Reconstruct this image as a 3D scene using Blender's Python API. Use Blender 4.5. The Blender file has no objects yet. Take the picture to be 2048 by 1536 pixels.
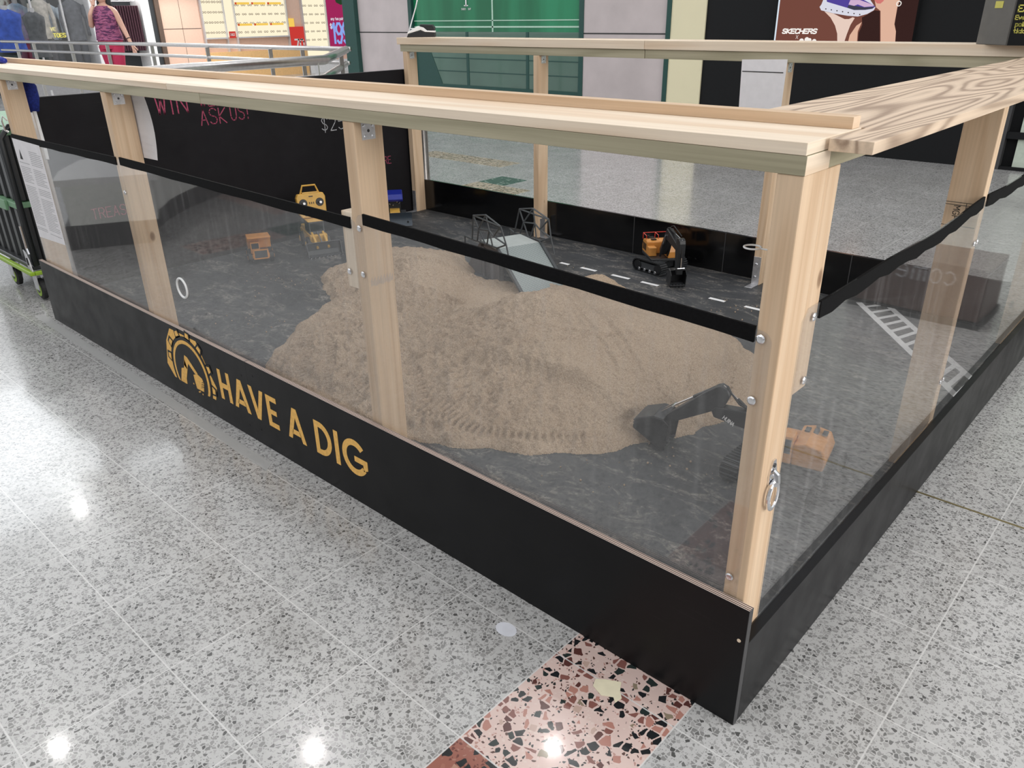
import bpy, math, random
import numpy as np
from mathutils import Vector, Matrix
random.seed(7); rng = np.random.default_rng(11)
S = bpy.context.scene
COL = S.collection
PI = math.pi

# ------------------------------------------------------------------ camera, world, exposure
cd = bpy.data.cameras.new('camera'); cam = bpy.data.objects.new('camera', cd); COL.objects.link(cam)
cd.sensor_fit = 'HORIZONTAL'; cd.sensor_width = 36.0; cd.lens = 36.0*1562.69/2048; cd.clip_start = .02; cd.clip_end = 200
yaw, pitch, roll = .7454, -.4433, -.0155
fw = Vector((-math.sin(yaw)*math.cos(pitch), math.cos(yaw)*math.cos(pitch), math.sin(pitch)))
rt0 = Vector((math.cos(yaw), math.sin(yaw), 0)); up0 = rt0.cross(fw)
rt = rt0*math.cos(roll)+up0*math.sin(roll); up = up0*math.cos(roll)-rt0*math.sin(roll)
Mx = Matrix((rt, up, -fw)).transposed().to_4x4(); Mx.translation = Vector((.4747, -1.2007, 1.3965))
cam.matrix_world = Mx; S.camera = cam

S.view_settings.view_transform = 'Standard'; S.view_settings.look = 'None'
S.view_settings.gamma = 1.0; S.view_settings.use_curve_mapping = False
S.view_settings.exposure = -0.05
W = bpy.data.worlds.new('world'); S.world = W; W.use_nodes = True
_wt = W.node_tree; _tc = _wt.nodes.new('ShaderNodeTexCoord'); _sx = _wt.nodes.new('ShaderNodeSeparateXYZ'); _mr = _wt.nodes.new('ShaderNodeMapRange'); _cr = _wt.nodes.new('ShaderNodeValToRGB')
_wt.links.new(_tc.outputs['Generated'], _sx.inputs[0]); _wt.links.new(_sx.outputs[0], _mr.inputs[0]); _mr.inputs[1].default_value = -1; _mr.inputs[2].default_value = 1
_wt.links.new(_mr.outputs[0], _cr.inputs[0]); _e = _cr.color_ramp.elements
_e[0].position = 0; _e[0].color = (.92, .96, 1, 1); _e[1].position = 1; _e[1].color = (.42, .42, .42, 1)
for _p, _v in ((.22, .62), (.42, .26), (.7, .20)): _q = _e.new(_p); _q.color = (_v*.97, _v*.99, _v, 1)
_wt.links.new(_cr.outputs[0], _wt.nodes['Background'].inputs[0])          # brighter towards the daylit end of the mall
W.node_tree.nodes['Background'].inputs[1].default_value = 1.0
S.cycles.transparent_max_bounces = 24
S.cycles.max_bounces = 8; S.cycles.sample_clamp_indirect = 6
CEIL_Z = 4.5
ld = bpy.data.lights.new('right_side_fill', 'AREA'); ld.shape = 'RECTANGLE'; ld.size = 7; ld.size_y = 2.6; ld.energy = 420; ld.color = (1, .97, .93)  # added area light that brightens the faces turned to the right
lo = bpy.data.objects.new('right_side_fill', ld); COL.objects.link(lo); lo.location = (6.5, .5, 2.9); lo.rotation_euler = (math.radians(90), 0, math.radians(90))
ld2 = bpy.data.lights.new('far_shop_fill', 'AREA'); ld2.shape = 'RECTANGLE'; ld2.size = 8; ld2.size_y = 2.0; ld2.energy = 420; ld2.color = (1, .97, .93)  # added area light to lift the brightness of the far shops
lo2 = bpy.data.objects.new('far_shop_fill', ld2); COL.objects.link(lo2); lo2.location = (-15.5, 8.0, 4.3); lo2.rotation_euler = (0, math.radians(-35), 0)
CEIL_EMIT = 1.2
CEIL_PATCH = 5.0

# ------------------------------------------------------------------ materials
def mat(name):
    m = bpy.data.materials.new(name); m.use_nodes = True
    nt = m.node_tree; nt.nodes.clear()
    out = nt.nodes.new('ShaderNodeOutputMaterial')
    return m, nt, out
def nd(nt, t, **kw):
    n = nt.nodes.new(t)
    for k, v in kw.items():
        if k.startswith('i_'): n.inputs[k[2:].replace('_', ' ')].default_value = v
        else: setattr(n, k, v)
    return n
def L(nt, a, b): nt.links.new(a, b)
def rgb(*c): return (c[0], c[1], c[2], 1)
def ramp(nt, fac, stops, interp='LINEAR'):
    r = nd(nt, 'ShaderNodeValToRGB'); r.color_ramp.interpolation = interp
    e = r.color_ramp.elements
    while len(e) > 1: e.remove(e[-1])
    e[0].position = stops[0][0]; e[0].color = rgb(*stops[0][1])
    for p, c in stops[1:]:
        q = e.new(p); q.color = rgb(*c)
    L(nt, fac, r.inputs[0]); return r.outputs[0]
def mixc(nt, fac, a, b, mode='MIX'):
    n = nd(nt, 'ShaderNodeMix', data_type='RGBA', blend_type=mode)
    for s, v in ((n.inputs[0], fac), (n.inputs[6], a), (n.inputs[7], b)):
        if isinstance(v, (int, float)): s.default_value = v
        elif isinstance(v, tuple): s.default_value = rgb(*v)
        else: L(nt, v, s)
    return n.outputs[2]
def math_(nt, op, a, b=None, clamp=False):
    n = nd(nt, 'ShaderNodeMath', operation=op, use_clamp=clamp)
    for i, v in enumerate((a, b)):
        if v is None: continue
        if isinstance(v, (int, float)): n.inputs[i].default_value = v
        else: L(nt, v, n.inputs[i])
    return n.outputs[0]
def coords(nt, scale=(1, 1, 1), loc=(0, 0, 0)):
    t = nd(nt, 'ShaderNodeTexCoord'); m = nd(nt, 'ShaderNodeMapping')
    m.inputs['Scale'].default_value = scale; m.inputs['Location'].default_value = loc
    L(nt, t.outputs['Object'], m.inputs[0]); return m.outputs[0]
def noise(nt, vec, scale, detail=3, rough=.5, dist=0):
    n = nd(nt, 'ShaderNodeTexNoise'); n.inputs['Scale'].default_value = scale
    n.inputs['Detail'].default_value = detail; n.inputs['Roughness'].default_value = rough
    n.inputs['Distortion'].default_value = dist
    if vec is not None: L(nt, vec, n.inputs['Vector'])
    return n.outputs[0]
def bsdf(nt, out, color, rough=.5, metal=0, spec=.5, normal=None):
    b = nd(nt, 'ShaderNodeBsdfPrincipled')
    for s, v in ((b.inputs['Base Color'], color), (b.inputs['Roughness'], rough)):
        if isinstance(v, (int, float)): s.default_value = v
        elif isinstance(v, tuple): s.default_value = rgb(*v)
        else: L(nt, v, s)
    b.inputs['Metallic'].default_value = metal; b.inputs['Specular IOR Level'].default_value = spec
    if normal is not None: L(nt, normal, b.inputs['Normal'])
    L(nt, b.outputs[0], out.inputs[0]); return b
def bump(nt, h, strength=.3, dist=.01):
    b = nd(nt, 'ShaderNodeBump'); b.inputs['Strength'].default_value = strength
    b.inputs['Distance'].default_value = dist; L(nt, h, b.inputs['Height']); return b.outputs[0]
def plain(name, c, rough=.5, metal=0, spec=.5, var=.06, sc=30):
    m, nt, out = mat(name); v = coords(nt)
    f = noise(nt, v, sc, 3)
    a = tuple(max(0, x*(1-var)) for x in c); b = tuple(min(1, x*(1+var)) for x in c)
    bsdf(nt, out, ramp(nt, f, [(.3, a), (.7, b)]), rough, metal, spec); return m
def emit(name, c, s):
    m, nt, out = mat(name); e = nd(nt, 'ShaderNodeEmission'); e.inputs[0].default_value = rgb(*c); e.inputs[1].default_value = s
    L(nt, e.outputs[0], out.inputs[0]); return m

def wood(name, axis, light, dark, ring=9., seed=0., rough=.55, knots=True, fine=.18, det=1.5, along=.7):
    m, nt, out = mat(name)
    sc = [9., 9., 9.]; sc[axis] = along
    oi = nd(nt, 'ShaderNodeObjectInfo')
    t = nd(nt, 'ShaderNodeTexCoord'); add = nd(nt, 'ShaderNodeVectorMath', operation='ADD')
    L(nt, t.outputs['Object'], add.inputs[0])
    cm = nd(nt, 'ShaderNodeCombineXYZ')
    rr = math_(nt, 'MULTIPLY', oi.outputs['Random'], 7.3)
    for i in range(3): L(nt, math_(nt, 'ADD', rr, seed+i*1.7), cm.inputs[i])
    L(nt, cm.outputs[0], add.inputs[1])
    mp = nd(nt, 'ShaderNodeMapping'); mp.inputs['Scale'].default_value = sc; L(nt, add.outputs[0], mp.inputs[0])
    v = mp.outputs[0]
    n1 = noise(nt, v, 1.0, det, .45, .35)
    bands = math_(nt, 'SINE', math_(nt, 'MULTIPLY', n1, ring*6.283))
    bands = math_(nt, 'MULTIPLY_ADD', bands, .5); 
    bands.node.inputs[2].default_value = .5
    sf = [160., 160., 160.]; sf[axis] = 3.
    mp2 = nd(nt, 'ShaderNodeMapping'); mp2.inputs['Scale'].default_value = sf; L(nt, add.outputs[0], mp2.inputs[0])
    n2 = noise(nt, mp2.outputs[0], 1.0, 3)
    big = noise(nt, v, .55, 2)
    base = ramp(nt, bands, [(0, light), (.55, tuple(l*.7+d*.3 for l, d in zip(light, dark))), (1, dark)])
    base = mixc(nt, math_(nt, 'MULTIPLY', big, .45), base, light)
    base = mixc(nt, fine, base, ramp(nt, n2, [(.3, tuple(x*.45 for x in dark)), (.7, light)]))
    if knots:
        ks = [6., 6., 6.]; ks[axis] = 3.4
        mp3 = nd(nt, 'ShaderNodeMapping'); mp3.inputs['Scale'].default_value = ks; L(nt, add.outputs[0], mp3.inputs[0])
        vo = nd(nt, 'ShaderNodeTexVoronoi'); vo.inputs['Scale'].default_value = 1.0; L(nt, mp3.outputs[0], vo.inputs['Vector'])
        k = ramp(nt, vo.outputs['Distance'], [(0, (1, 1, 1)), (.045, (.8, .8, .8)), (.075, (0, 0, 0))])
        base = mixc(nt, math_(nt, 'MULTIPLY', k, .8), base, (.16, .075, .035))
    nb = bump(nt, n2, .15, .002)
    bsdf(nt, out, base, rough, 0, .35, nb); return m
PL, PD = (.73, .545, .375), (.61, .42, .265)
pine = [wood('pine_%s' % a, i, PL, PD, 5) for i, a in enumerate('xyz')]
pale = [wood('planed_pine_%s' % a, i, (.86, .73, .58), (.74, .55, .38), 3.2, 3.1, knots=False) for i, a in enumerate('xyz')]
feature = wood('feature_pine_y', 1, (.76, .60, .45), (.25, .165, .115), 9.0, 5.2, knots=False, det=.4, along=1.1)
treated = [wood('treated_pine_%s' % a, i, (.48, .435, .31), (.33, .30, .20), 5, 9.1) for i, a in enumerate('xyz')]

def ply_edge():
    m, nt, out = mat('ply_edge'); v = coords(nt, (1, 1, 1))
    s = nd(nt, 'ShaderNodeSeparateXYZ'); L(nt, v, s.inputs[0])
    w = math_(nt, 'SINE', math_(nt, 'MULTIPLY', s.outputs[1], 2*PI/.0052))
    n = noise(nt, coords(nt, (6, 300, 300)), 1, 3)
    c = ramp(nt, w, [(0, (.07, .045, .035)), (.45, (.40, .28, .22)), (.75, (.82, .68, .60)), (1, (.92, .80, .72))])
    c = mixc(nt, .2, c, ramp(nt, n, [(.35, (.12, .08, .06)), (.65, (.6, .46, .38))]))
    bsdf(nt, out, c, .7); return m
M_ply_edge = ply_edge()
def black_ply(name, c, rough, spec=.5):
    m, nt, out = mat(name); v = coords(nt)
    f = noise(nt, v, 3, 4); g = noise(nt, coords(nt, (4, 4, 160)), 1, 4)
    col = ramp(nt, f, [(.3, tuple(x*.8 for x in c)), (.7, tuple(x*1.25 for x in c))])
    sc = ramp(nt, g, [(.66, (0, 0, 0)), (.8, (1, 1, 1))])
    col = mixc(nt, math_(nt, 'MULTIPLY', sc, .05), col, (.25, .25, .25))
    r = ramp(nt, noise(nt, v, 9, 3), [(.3, (rough-.05,)*3), (.7, (rough+.06,)*3)])
    bsdf(nt, out, col, r, 0, spec); return m
M_ply = black_ply('black_film_ply', (.0040, .0040, .0048), .36, .20)
M_ply_in = black_ply('black_painted_ply', (.004, .004, .0045), .14)
M_chalk = black_ply('blackboard_paint', (.0060, .0052, .0068), .7, .25)
M_rubber = plain('black_rubber', (.012, .012, .013), .6)
M_tape = plain('black_cloth_tape', (.004, .004, .0045), .75, spec=.12, sc=200, var=.3)
M_steel = plain('brushed_stainless', (.62, .60, .59), .28, 1)
M_zinc = plain('zinc_plate', (.60, .60, .62), .42, .85, var=.15, sc=60)
M_chrome = plain('bright_steel', (.78, .78, .80), .16, 1)
M_white = plain('white_plastic', (.80, .80, .80), .4)
M_paper = plain('white_paper', (.80, .78, .80), .8, var=.03)
M_ink = plain('black_ink', (.02, .02, .02), .7)
M_greyink = plain('grey_print', (.42, .41, .43), .8)
M_gold = plain('yellow_gold_paint', (.92, .52, .13), .5, var=.12, sc=90)
M_pink_chalk = plain('pink_chalk', (.33, .055, .105), .9, var=.4, sc=120)
M_white_chalk = plain('white_chalk', (.42, .42, .44), .9, var=.4, sc=120)
M_blue = plain('blue_plastic', (.008, .02, .26), .4)
M_bluecloth = plain('blue_cloth', (.008, .022, .20), .85, var=.4, sc=120)
M_yellow = plain('toy_yellow', (.62, .36, .07), .38)
M_orange = plain('toy_orange', (.60, .26, .06), .38)
M_toyblack = plain('toy_black', (.014, .015, .017), .42)
M_toygrey = plain('toy_dark_grey', (.055, .06, .065), .45)
M_red = plain('toy_red', (.6, .04, .02), .4)
M_glassdk = plain('dark_cab_window', (.01, .015, .02), .08)
M_brass = plain('brass_strip', (.30, .25, .13), .4, .8)
M_greypaint = plain('charcoal_paint', (.05, .05, .052), .5)
M_limegreen = plain('lime_green_plastic', (.30, .48, .03), .45)
M_palegreen = plain('sage_green_plastic', (.17, .33, .19), .5)
M_binblack = plain('black_bin_plastic', (.018, .02, .022), .4)

def perspex():
    m, nt, out = mat('clear_perspex')
    geo = nd(nt, 'ShaderNodeNewGeometry'); dot = nd(nt, 'ShaderNodeVectorMath', operation='DOT_PRODUCT')
    L(nt, geo.outputs['Normal'], dot.inputs[0]); L(nt, geo.outputs['Incoming'], dot.inputs[1])
    c = math_(nt, 'ABSOLUTE', dot.outputs['Value'])
    p = math_(nt, 'POWER', math_(nt, 'SUBTRACT', 1.0, c, True), 5.0)
    F = math_(nt, 'MULTIPLY_ADD', p, .96); F.node.inputs[2].default_value = .062
    tr = nd(nt, 'ShaderNodeBsdfTransparent'); tr.inputs[0].default_value = (.985, .985, .985, 1)
    gl = nd(nt, 'ShaderNodeBsdfGlossy'); gl.inputs['Roughness'].default_value = .035
    wv = bump(nt, noise(nt, coords(nt), 1.6, 1), .12, .02); L(nt, wv, gl.inputs['Normal'])
    mx = nd(nt, 'ShaderNodeMixShader'); L(nt, F, mx.inputs[0]); L(nt, tr.outputs[0], mx.inputs[1]); L(nt, gl.outputs[0], mx.inputs[2])
    # fine scuffs and dust
    sc1 = noise(nt, coords(nt, (4, 4, 90)), 1, 4); sc2 = noise(nt, coords(nt, (60, 60, 3)), 1, 3)
    d = math_(nt, 'MULTIPLY', ramp(nt, sc2, [(.52, (0, 0, 0)), (.8, (1, 1, 1))]), .05)
    d = math_(nt, 'ADD', d, .018)
    df = nd(nt, 'ShaderNodeBsdfDiffuse'); df.inputs[0].default_value = (.8, .8, .8, 1)
    mx2 = nd(nt, 'ShaderNodeMixShader'); L(nt, d, mx2.inputs[0]); L(nt, mx.outputs[0], mx2.inputs[1]); L(nt, df.outputs[0], mx2.inputs[2])
    L(nt, mx2.outputs[0], out.inputs[0]); return m
M_perspex = perspex()

def terrazzo(name, matrix, chips, scale, cover, joint=True, rough=.2, second=None):
    """chips: list of (position, colour) for the ramp that picks a chip's colour"""
    m, nt, out = mat(name); v = coords(nt)
    dn = nd(nt, 'ShaderNodeTexNoise'); dn.inputs['Scale'].default_value = scale*.9; dn.inputs['Detail'].default_value = 1; L(nt, v, dn.inputs['Vector'])
    dv = nd(nt, 'ShaderNodeVectorMath', operation='MULTIPLY_ADD'); L(nt, dn.outputs['Color'], dv.inputs[0])
    dv.inputs[1].default_value = (.5/scale,)*3; L(nt, v, dv.inputs[2])
    def layer(sc, cov, base, chs, edge):
        a = nd(nt, 'ShaderNodeTexVoronoi', voronoi_dimensions='2D'); a.inputs['Scale'].default_value = sc; L(nt, dv.outputs[0], a.inputs['Vector'])
        b = nd(nt, 'ShaderNodeTexVoronoi', voronoi_dimensions='2D', feature='DISTANCE_TO_EDGE'); b.inputs['Scale'].default_value = sc; L(nt, dv.outputs[0], b.inputs['Vector'])
        s = nd(nt, 'ShaderNodeSeparateColor'); L(nt, a.outputs['Color'], s.inputs[0])
        pick = math_(nt, 'LESS_THAN', s.outputs[0], cov)
        thr = math_(nt, 'MULTIPLY_ADD', s.outputs[2], edge*1.6); thr.node.inputs[2].default_value = edge
        ed = math_(nt, 'GREATER_THAN', b.outputs['Distance'], thr)
        msk = math_(nt, 'MULTIPLY', pick, ed)
        return mixc(nt, msk, base, ramp(nt, s.outputs[1], chs, 'CONSTANT'))
    n0 = noise(nt, v, 5, 3)
    basec = ramp(nt, n0, [(.3, tuple(x*.93 for x in matrix)), (.7, tuple(min(1, x*1.05) for x in matrix))])
    if second: basec = layer(scale*second[0], second[1], basec, second[2], .1)
    c = layer(scale, cover, basec, chips, .07)
    if joint:
        s = nd(nt, 'ShaderNodeSeparateXYZ'); L(nt, v, s.inputs[0])
        def lines(o, off, half_after=None):
            if half_after is not None:
                st = math_(nt, 'GREATER_THAN', o, half_after)
                o = math_(nt, 'SUBTRACT', o, math_(nt, 'MULTIPLY', st, .164))
            f = math_(nt, 'FRACT', math_(nt, 'DIVIDE', math_(nt, 'SUBTRACT', o, off), .328 if half_after is None else .3245))
            d = math_(nt, 'MINIMUM', f, math_(nt, 'SUBTRACT', 1.0, f))
            return math_(nt, 'LESS_THAN', d, .0052)
        j = math_(nt, 'MAXIMUM', lines(s.outputs[0], -.42-.328*100), lines(s.outputs[1], -.088-.3245*100, 1.21))
        c = mixc(nt, math_(nt, 'MULTIPLY', j, .8), c, (.66, .655, .645))
    dirt = noise(nt, v, 1.3, 4)
    c = mixc(nt, .5, c, mixc(nt, 1.0, c, ramp(nt, dirt, [(.3, (.80, .79, .77)), (.65, (1, 1, 1))]), 'MULTIPLY'))
    r = ramp(nt, noise(nt, v, 2.5, 4), [(.3, (rough-.05,)*3), (.7, (rough+.07,)*3)])
    b = bsdf(nt, out, c, r, 0, .5); b.inputs['Coat Weight'].default_value = .30; b.inputs['Coat Roughness'].default_value = .07; return m
G = lambda x: (x, x*.99, x*.97)
M_floor = terrazzo('grey_terrazzo', (.50, .495, .49),
    [(0, G(.15)), (.12, G(.22)), (.35, G(.29)), (.6, G(.36)), (.8, G(.25)), (.95, G(.09))], 104, .55,
    second=(2.2, .5, [(0, G(.34)), (.5, G(.46)), (.8, G(.24))]))
M_pinkfloor = terrazzo('pink_terrazzo', (.66, .50, .455),
    [(0, (.012, .014, .016)), (.36, (.02, .03, .028)), (.5, (.22, .09, .075)), (.64, (.42, .20, .16)), (.78, (.10, .035, .03)), (.88, (.5, .36, .3)), (.95, (.25, .2, .14))], 50, .50,
    second=(3.0, .35, [(0, (.68, .55, .50)), (.4, (.10, .05, .04)), (.6, (.45, .26, .22)), (.8, (.03, .03, .03))]))
M_redfloor = terrazzo('red_terrazzo', (.30, .115, .085),
    [(0, (.012, .014, .016)), (.3, (.4, .22, .16)), (.5, (.2, .06, .045)), (.7, (.33, .14, .1))], 46, .42,
    second=(3.0, .3, [(0, (.36, .18, .14)), (.5, (.15, .05, .04))]))
M_greenfloor = terrazzo('green_terrazzo', (.05, .10, .08),
    [(0, (.02, .04, .035)), (.4, (.3, .38, .33)), (.7, (.10, .16, .13))], 40, .5)
M_tanfloor = terrazzo('tan_terrazzo', (.50, .42, .32),
    [(0, (.12, .08, .06)), (.4, (.30, .2, .13)), (.7, (.55, .48, .40))], 40, .7)

def sand_mat():
    m, nt, out = mat('sand'); v = coords(nt)
    a = noise(nt, v, 4, 4); b = noise(nt, v, 260, 4, .7); c = noise(nt, v, 40, 4, .6)
    col = ramp(nt, a, [(.3, (.50, .375, .27)), (.55, (.58, .445, .325)), (.75, (.65, .515, .385))])
    col = mixc(nt, .45, col, ramp(nt, b, [(.35, (.30, .21, .14)), (.5, (.56, .43, .31)), (.68, (.80, .68, .54))]))
    vo = nd(nt, 'ShaderNodeTexVoronoi'); vo.inputs['Scale'].default_value = 150; L(nt, v, vo.inputs['Vector'])
    col = mixc(nt, math_(nt, 'MULTIPLY', ramp(nt, noise(nt, v, 150, 3, .6), [(.50, (0, 0, 0)), (.62, (1, 1, 1))]), .38), col, (.30, .215, .15))
    h = math_(nt, 'ADD', math_(nt, 'MULTIPLY', b, .35), c)
    bsdf(nt, out, col, .95, 0, .1, bump(nt, h, 1.0, .022)); return m
M_sand = sand_mat()
def mat_floor():
    m, nt, out = mat('dusty_black_ply'); v = coords(nt)
    a = noise(nt, v, 2.2, 6, .65, .4); b = noise(nt, v, 70, 4, .7); c = noise(nt, coords(nt, (5, 10, 1)), 1, 6, .72, 1.6)
    col = ramp(nt, a, [(.30, (.018, .020, .023)), (.55, (.045, .048, .052)), (.8, (.09, .088, .085))])
    d = math_(nt, 'MULTIPLY', ramp(nt, c, [(.50, (0, 0, 0)), (.68, (1, 1, 1))]), ramp(nt, b, [(.38, (0, 0, 0)), (.62, (1, 1, 1))]))
    col = mixc(nt, math_(nt, 'MULTIPLY', d, .6), col, (.42, .38, .33))
    bsdf(nt, out, col, .55, 0, .4); return m
M_mat = mat_floor()

# ------------------------------------------------------------------ mesh builder
class MB:
    def __init__(s): s.v = []; s.f = []; s.m = []; s.mats = []
    def mi(s, m):
        if m not in s.mats: s.mats.append(m)
        return s.mats.index(m)
    def add(s, vs, fs, m):
        o = len(s.v); s.v += [tuple(q) for q in vs]; k = s.mi(m)
        for f in fs: s.f.append(tuple(i+o for i in f)); s.m.append(k)
        return s
    def box(s, x0, x1, y0, y1, z0, z1, m, top=None, end=None):
        vs = [(x0, y0, z0), (x1, y0, z0), (x1, y1, z0), (x0, y1, z0), (x0, y0, z1), (x1, y0, z1), (x1, y1, z1), (x0, y1, z1)]
        fs = [(0, 3, 2, 1), (4, 5, 6, 7), (0, 1, 5, 4), (1, 2, 6, 5), (2, 3, 7, 6), (3, 0, 4, 7)]
        o = len(s.v); s.v += vs
        for i, f in enumerate(fs):
            mm = m
            if i == 1 and top: mm = top
            if i in (3, 5) and end: mm = end
            s.f.append(tuple(j+o for j in f)); s.m.append(s.mi(mm))
        return s
    def obox(s, c, sz, R, m):
        """box centred at c with size sz and rotation matrix R"""
        hx, hy, hz = sz[0]/2, sz[1]/2, sz[2]/2
        vs = [Vector(c)+R@Vector((a*hx, b*hy, d*hz)) for d in (-1, 1) for a, b in ((-1, -1), (1, -1), (1, 1), (-1, 1))]
        return s.add(vs, [(0, 3, 2, 1), (4, 5, 6, 7), (0, 1, 5, 4), (1, 2, 6, 5), (2, 3, 7, 6), (3, 0, 4, 7)], m)
    def prism(s, pts, a, b, plane, m, side=None):
        """polygon pts extruded from a to b; plane 'xz' extrudes along y, 'xy' along z, 'yz' along x"""
        def P(p, t):
            return {'xz': (p[0], t, p[1]), 'xy': (p[0], p[1], t), 'yz': (t, p[0], p[1])}[plane]
        n = len(pts); vs = [P(p, a) for p in pts]+[P(p, b) for p in pts]
        s.add(vs, [tuple(range(n))[::-1], tuple(range(n, 2*n))], m)
        o = len(s.v)-2*n
        k = s.mi(side or m)
        for i in range(n):
            s.f.append((o+i, o+(i+1) % n, o+n+(i+1) % n, o+n+i)); s.m.append(k)
        return s
    def tube(s, path, r, m, n=10, closed=False, cap=True):
        P = [Vector(p) for p in path]; N = len(P); rs = r if isinstance(r, (list, tuple)) else [r]*N
        o = len(s.v); prev = None
        for i in range(N):
            if closed: t = P[(i+1) % N]-P[i-1]
            else: t = P[min(i+1, N-1)]-P[max(i-1, 0)]
            t.normalize()
            if prev is None:
                a = Vector((0, 0, 1)) if abs(t.z) < .9 else Vector((1, 0, 0)); u = t.cross(a).normalized()
            else: u = (prev-t*prev.dot(t)).normalized()
            prev = u; w = t.cross(u)
            for k in range(n):
                an = 2*PI*k/n; s.v.append(tuple(P[i]+(u*math.cos(an)+w*math.sin(an))*rs[i]))
        k0 = s.mi(m)
        for i in range(N if closed else N-1):
            j = (i+1) % N
            for k in range(n):
                s.f.append((o+i*n+k, o+i*n+(k+1) % n, o+j*n+(k+1) % n, o+j*n+k)); s.m.append(k0)
        if cap and not closed:
            s.f.append(tuple(o+k for k in range(n))[::-1]); s.m.append(k0)
            s.f.append(tuple(o+(N-1)*n+k for k in range(n))); s.m.append(k0)
        return s
    def lathe(s, c, prof, m, n=20, axis=(0, 0, 1)):
        """profile [(radius, height)] turned about axis through c"""
        ax = Vector(axis).normalized(); a = Vector((0, 0, 1)) if abs(ax.z) < .9 else Vector((1, 0, 0))
        u = ax.cross(a).normalized(); w = ax.cross(u); o = len(s.v); c = Vector(c)
        for r, h in prof:
            for k in range(n):
                an = 2*PI*k/n; s.v.append(tuple(c+ax*h+(u*math.cos(an)+w*math.sin(an))*r))
        k0 = s.mi(m)
        for i in range(len(prof)-1):
            for k in range(n):
                s.f.append((o+i*n+k, o+i*n+(k+1) % n, o+(i+1)*n+(k+1) % n, o+(i+1)*n+k)); s.m.append(k0)
        s.f.append(tuple(o+k for k in range(n))[::-1]); s.m.append(k0)
        s.f.append(tuple(o+(len(prof)-1)*n+k for k in range(n))); s.m.append(k0)
        return s
    def torus(s, c, R, r, m, axis=(0, 0, 1), n=28, k=8, sq=1.0):
        ax = Vector(axis).normalized(); a = Vector((0, 0, 1)) if abs(ax.z) < .9 else Vector((1, 0, 0))
        u = ax.cross(a).normalized(); w = ax.cross(u); c = Vector(c)
        return s.tube([c+(u*math.cos(2*PI*i/n)+w*math.sin(2*PI*i/n)*sq)*R for i in range(n)], r, m, k, closed=True)
    def ball(s, c, r, m, sc=(1, 1, 1), n=12):
        prof = []
        o = len(s.v)
        rows = n//2+1
        for i in range(rows+1):
            th = PI*i/rows
            for k in range(n):
                an = 2*PI*k/n
                s.v.append((c[0]+r*sc[0]*math.sin(th)*math.cos(an), c[1]+r*sc[1]*math.sin(th)*math.sin(an), c[2]+r*sc[2]*math.cos(th)))
        k0 = s.mi(m)
        for i in range(rows):
            for k in range(n):
                s.f.append((o+i*n+k, o+i*n+(k+1) % n, o+(i+1)*n+(k+1) % n, o+(i+1)*n+k)); s.m.append(k0)
        return s
    def obj(s, name, parent=None, bev=0, smooth=False, xf=None, segs=2):
        me = bpy.data.meshes.new(name)
        vs = s.v
        if xf is not None: vs = [tuple(xf @ Vector(p)) for p in vs]
        me.from_pydata([tuple(p) for p in vs], [], s.f)
        for m in s.mats: me.materials.append(m)
        me.polygons.foreach_set('material_index', s.m)
        if smooth: me.polygons.foreach_set('use_smooth', [True]*len(me.polygons))
        me.validate(); me.update()
        o = bpy.data.objects.new(name, me); COL.objects.link(o)
        if parent is not None:
            o.parent = parent
            par = parent
            loc = Vector((0, 0, 0))
            mw = Matrix.Identity(4)
            ch = []
            while par is not None: ch.append(par); par = par.parent
            for q in reversed(ch): mw = mw @ q.matrix_parent_inverse @ q.matrix_basis
            if xf is None: o.matrix_parent_inverse = mw.inverted()
        if bev:
            b = o.modifiers.new('bevel', 'BEVEL'); b.width = bev; b.segments = segs; b.limit_method = 'ANGLE'; b.angle_limit = math.radians(50)
        if smooth:
            e = o.modifiers.new('wn', 'WEIGHTED_NORMAL') if bev else None
        return o

def tag(o, label=None, cat=None, group=None, kind=None):
    if label: o['label'] = label
    if cat: o['category'] = cat
    if group: o['group'] = group
    if kind: o['kind'] = kind
    return o
def empty(name, loc, label=None, cat=None, group=None, rz=0):
    o = bpy.data.objects.new(name, None); COL.objects.link(o); o.location = loc; o.rotation_euler = (0, 0, rz)
    o.empty_display_size = .05
    return tag(o, label, cat, group)
def struct(name, mb, label=None, **k):
    o = mb.obj(name, **k); o['kind'] = 'structure'
    if label: o['label'] = label
    return o
def stack(T, Rz=0.0):
    return Matrix.Translation(T) @ Matrix.Rotation(Rz, 4, 'Z')

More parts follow.
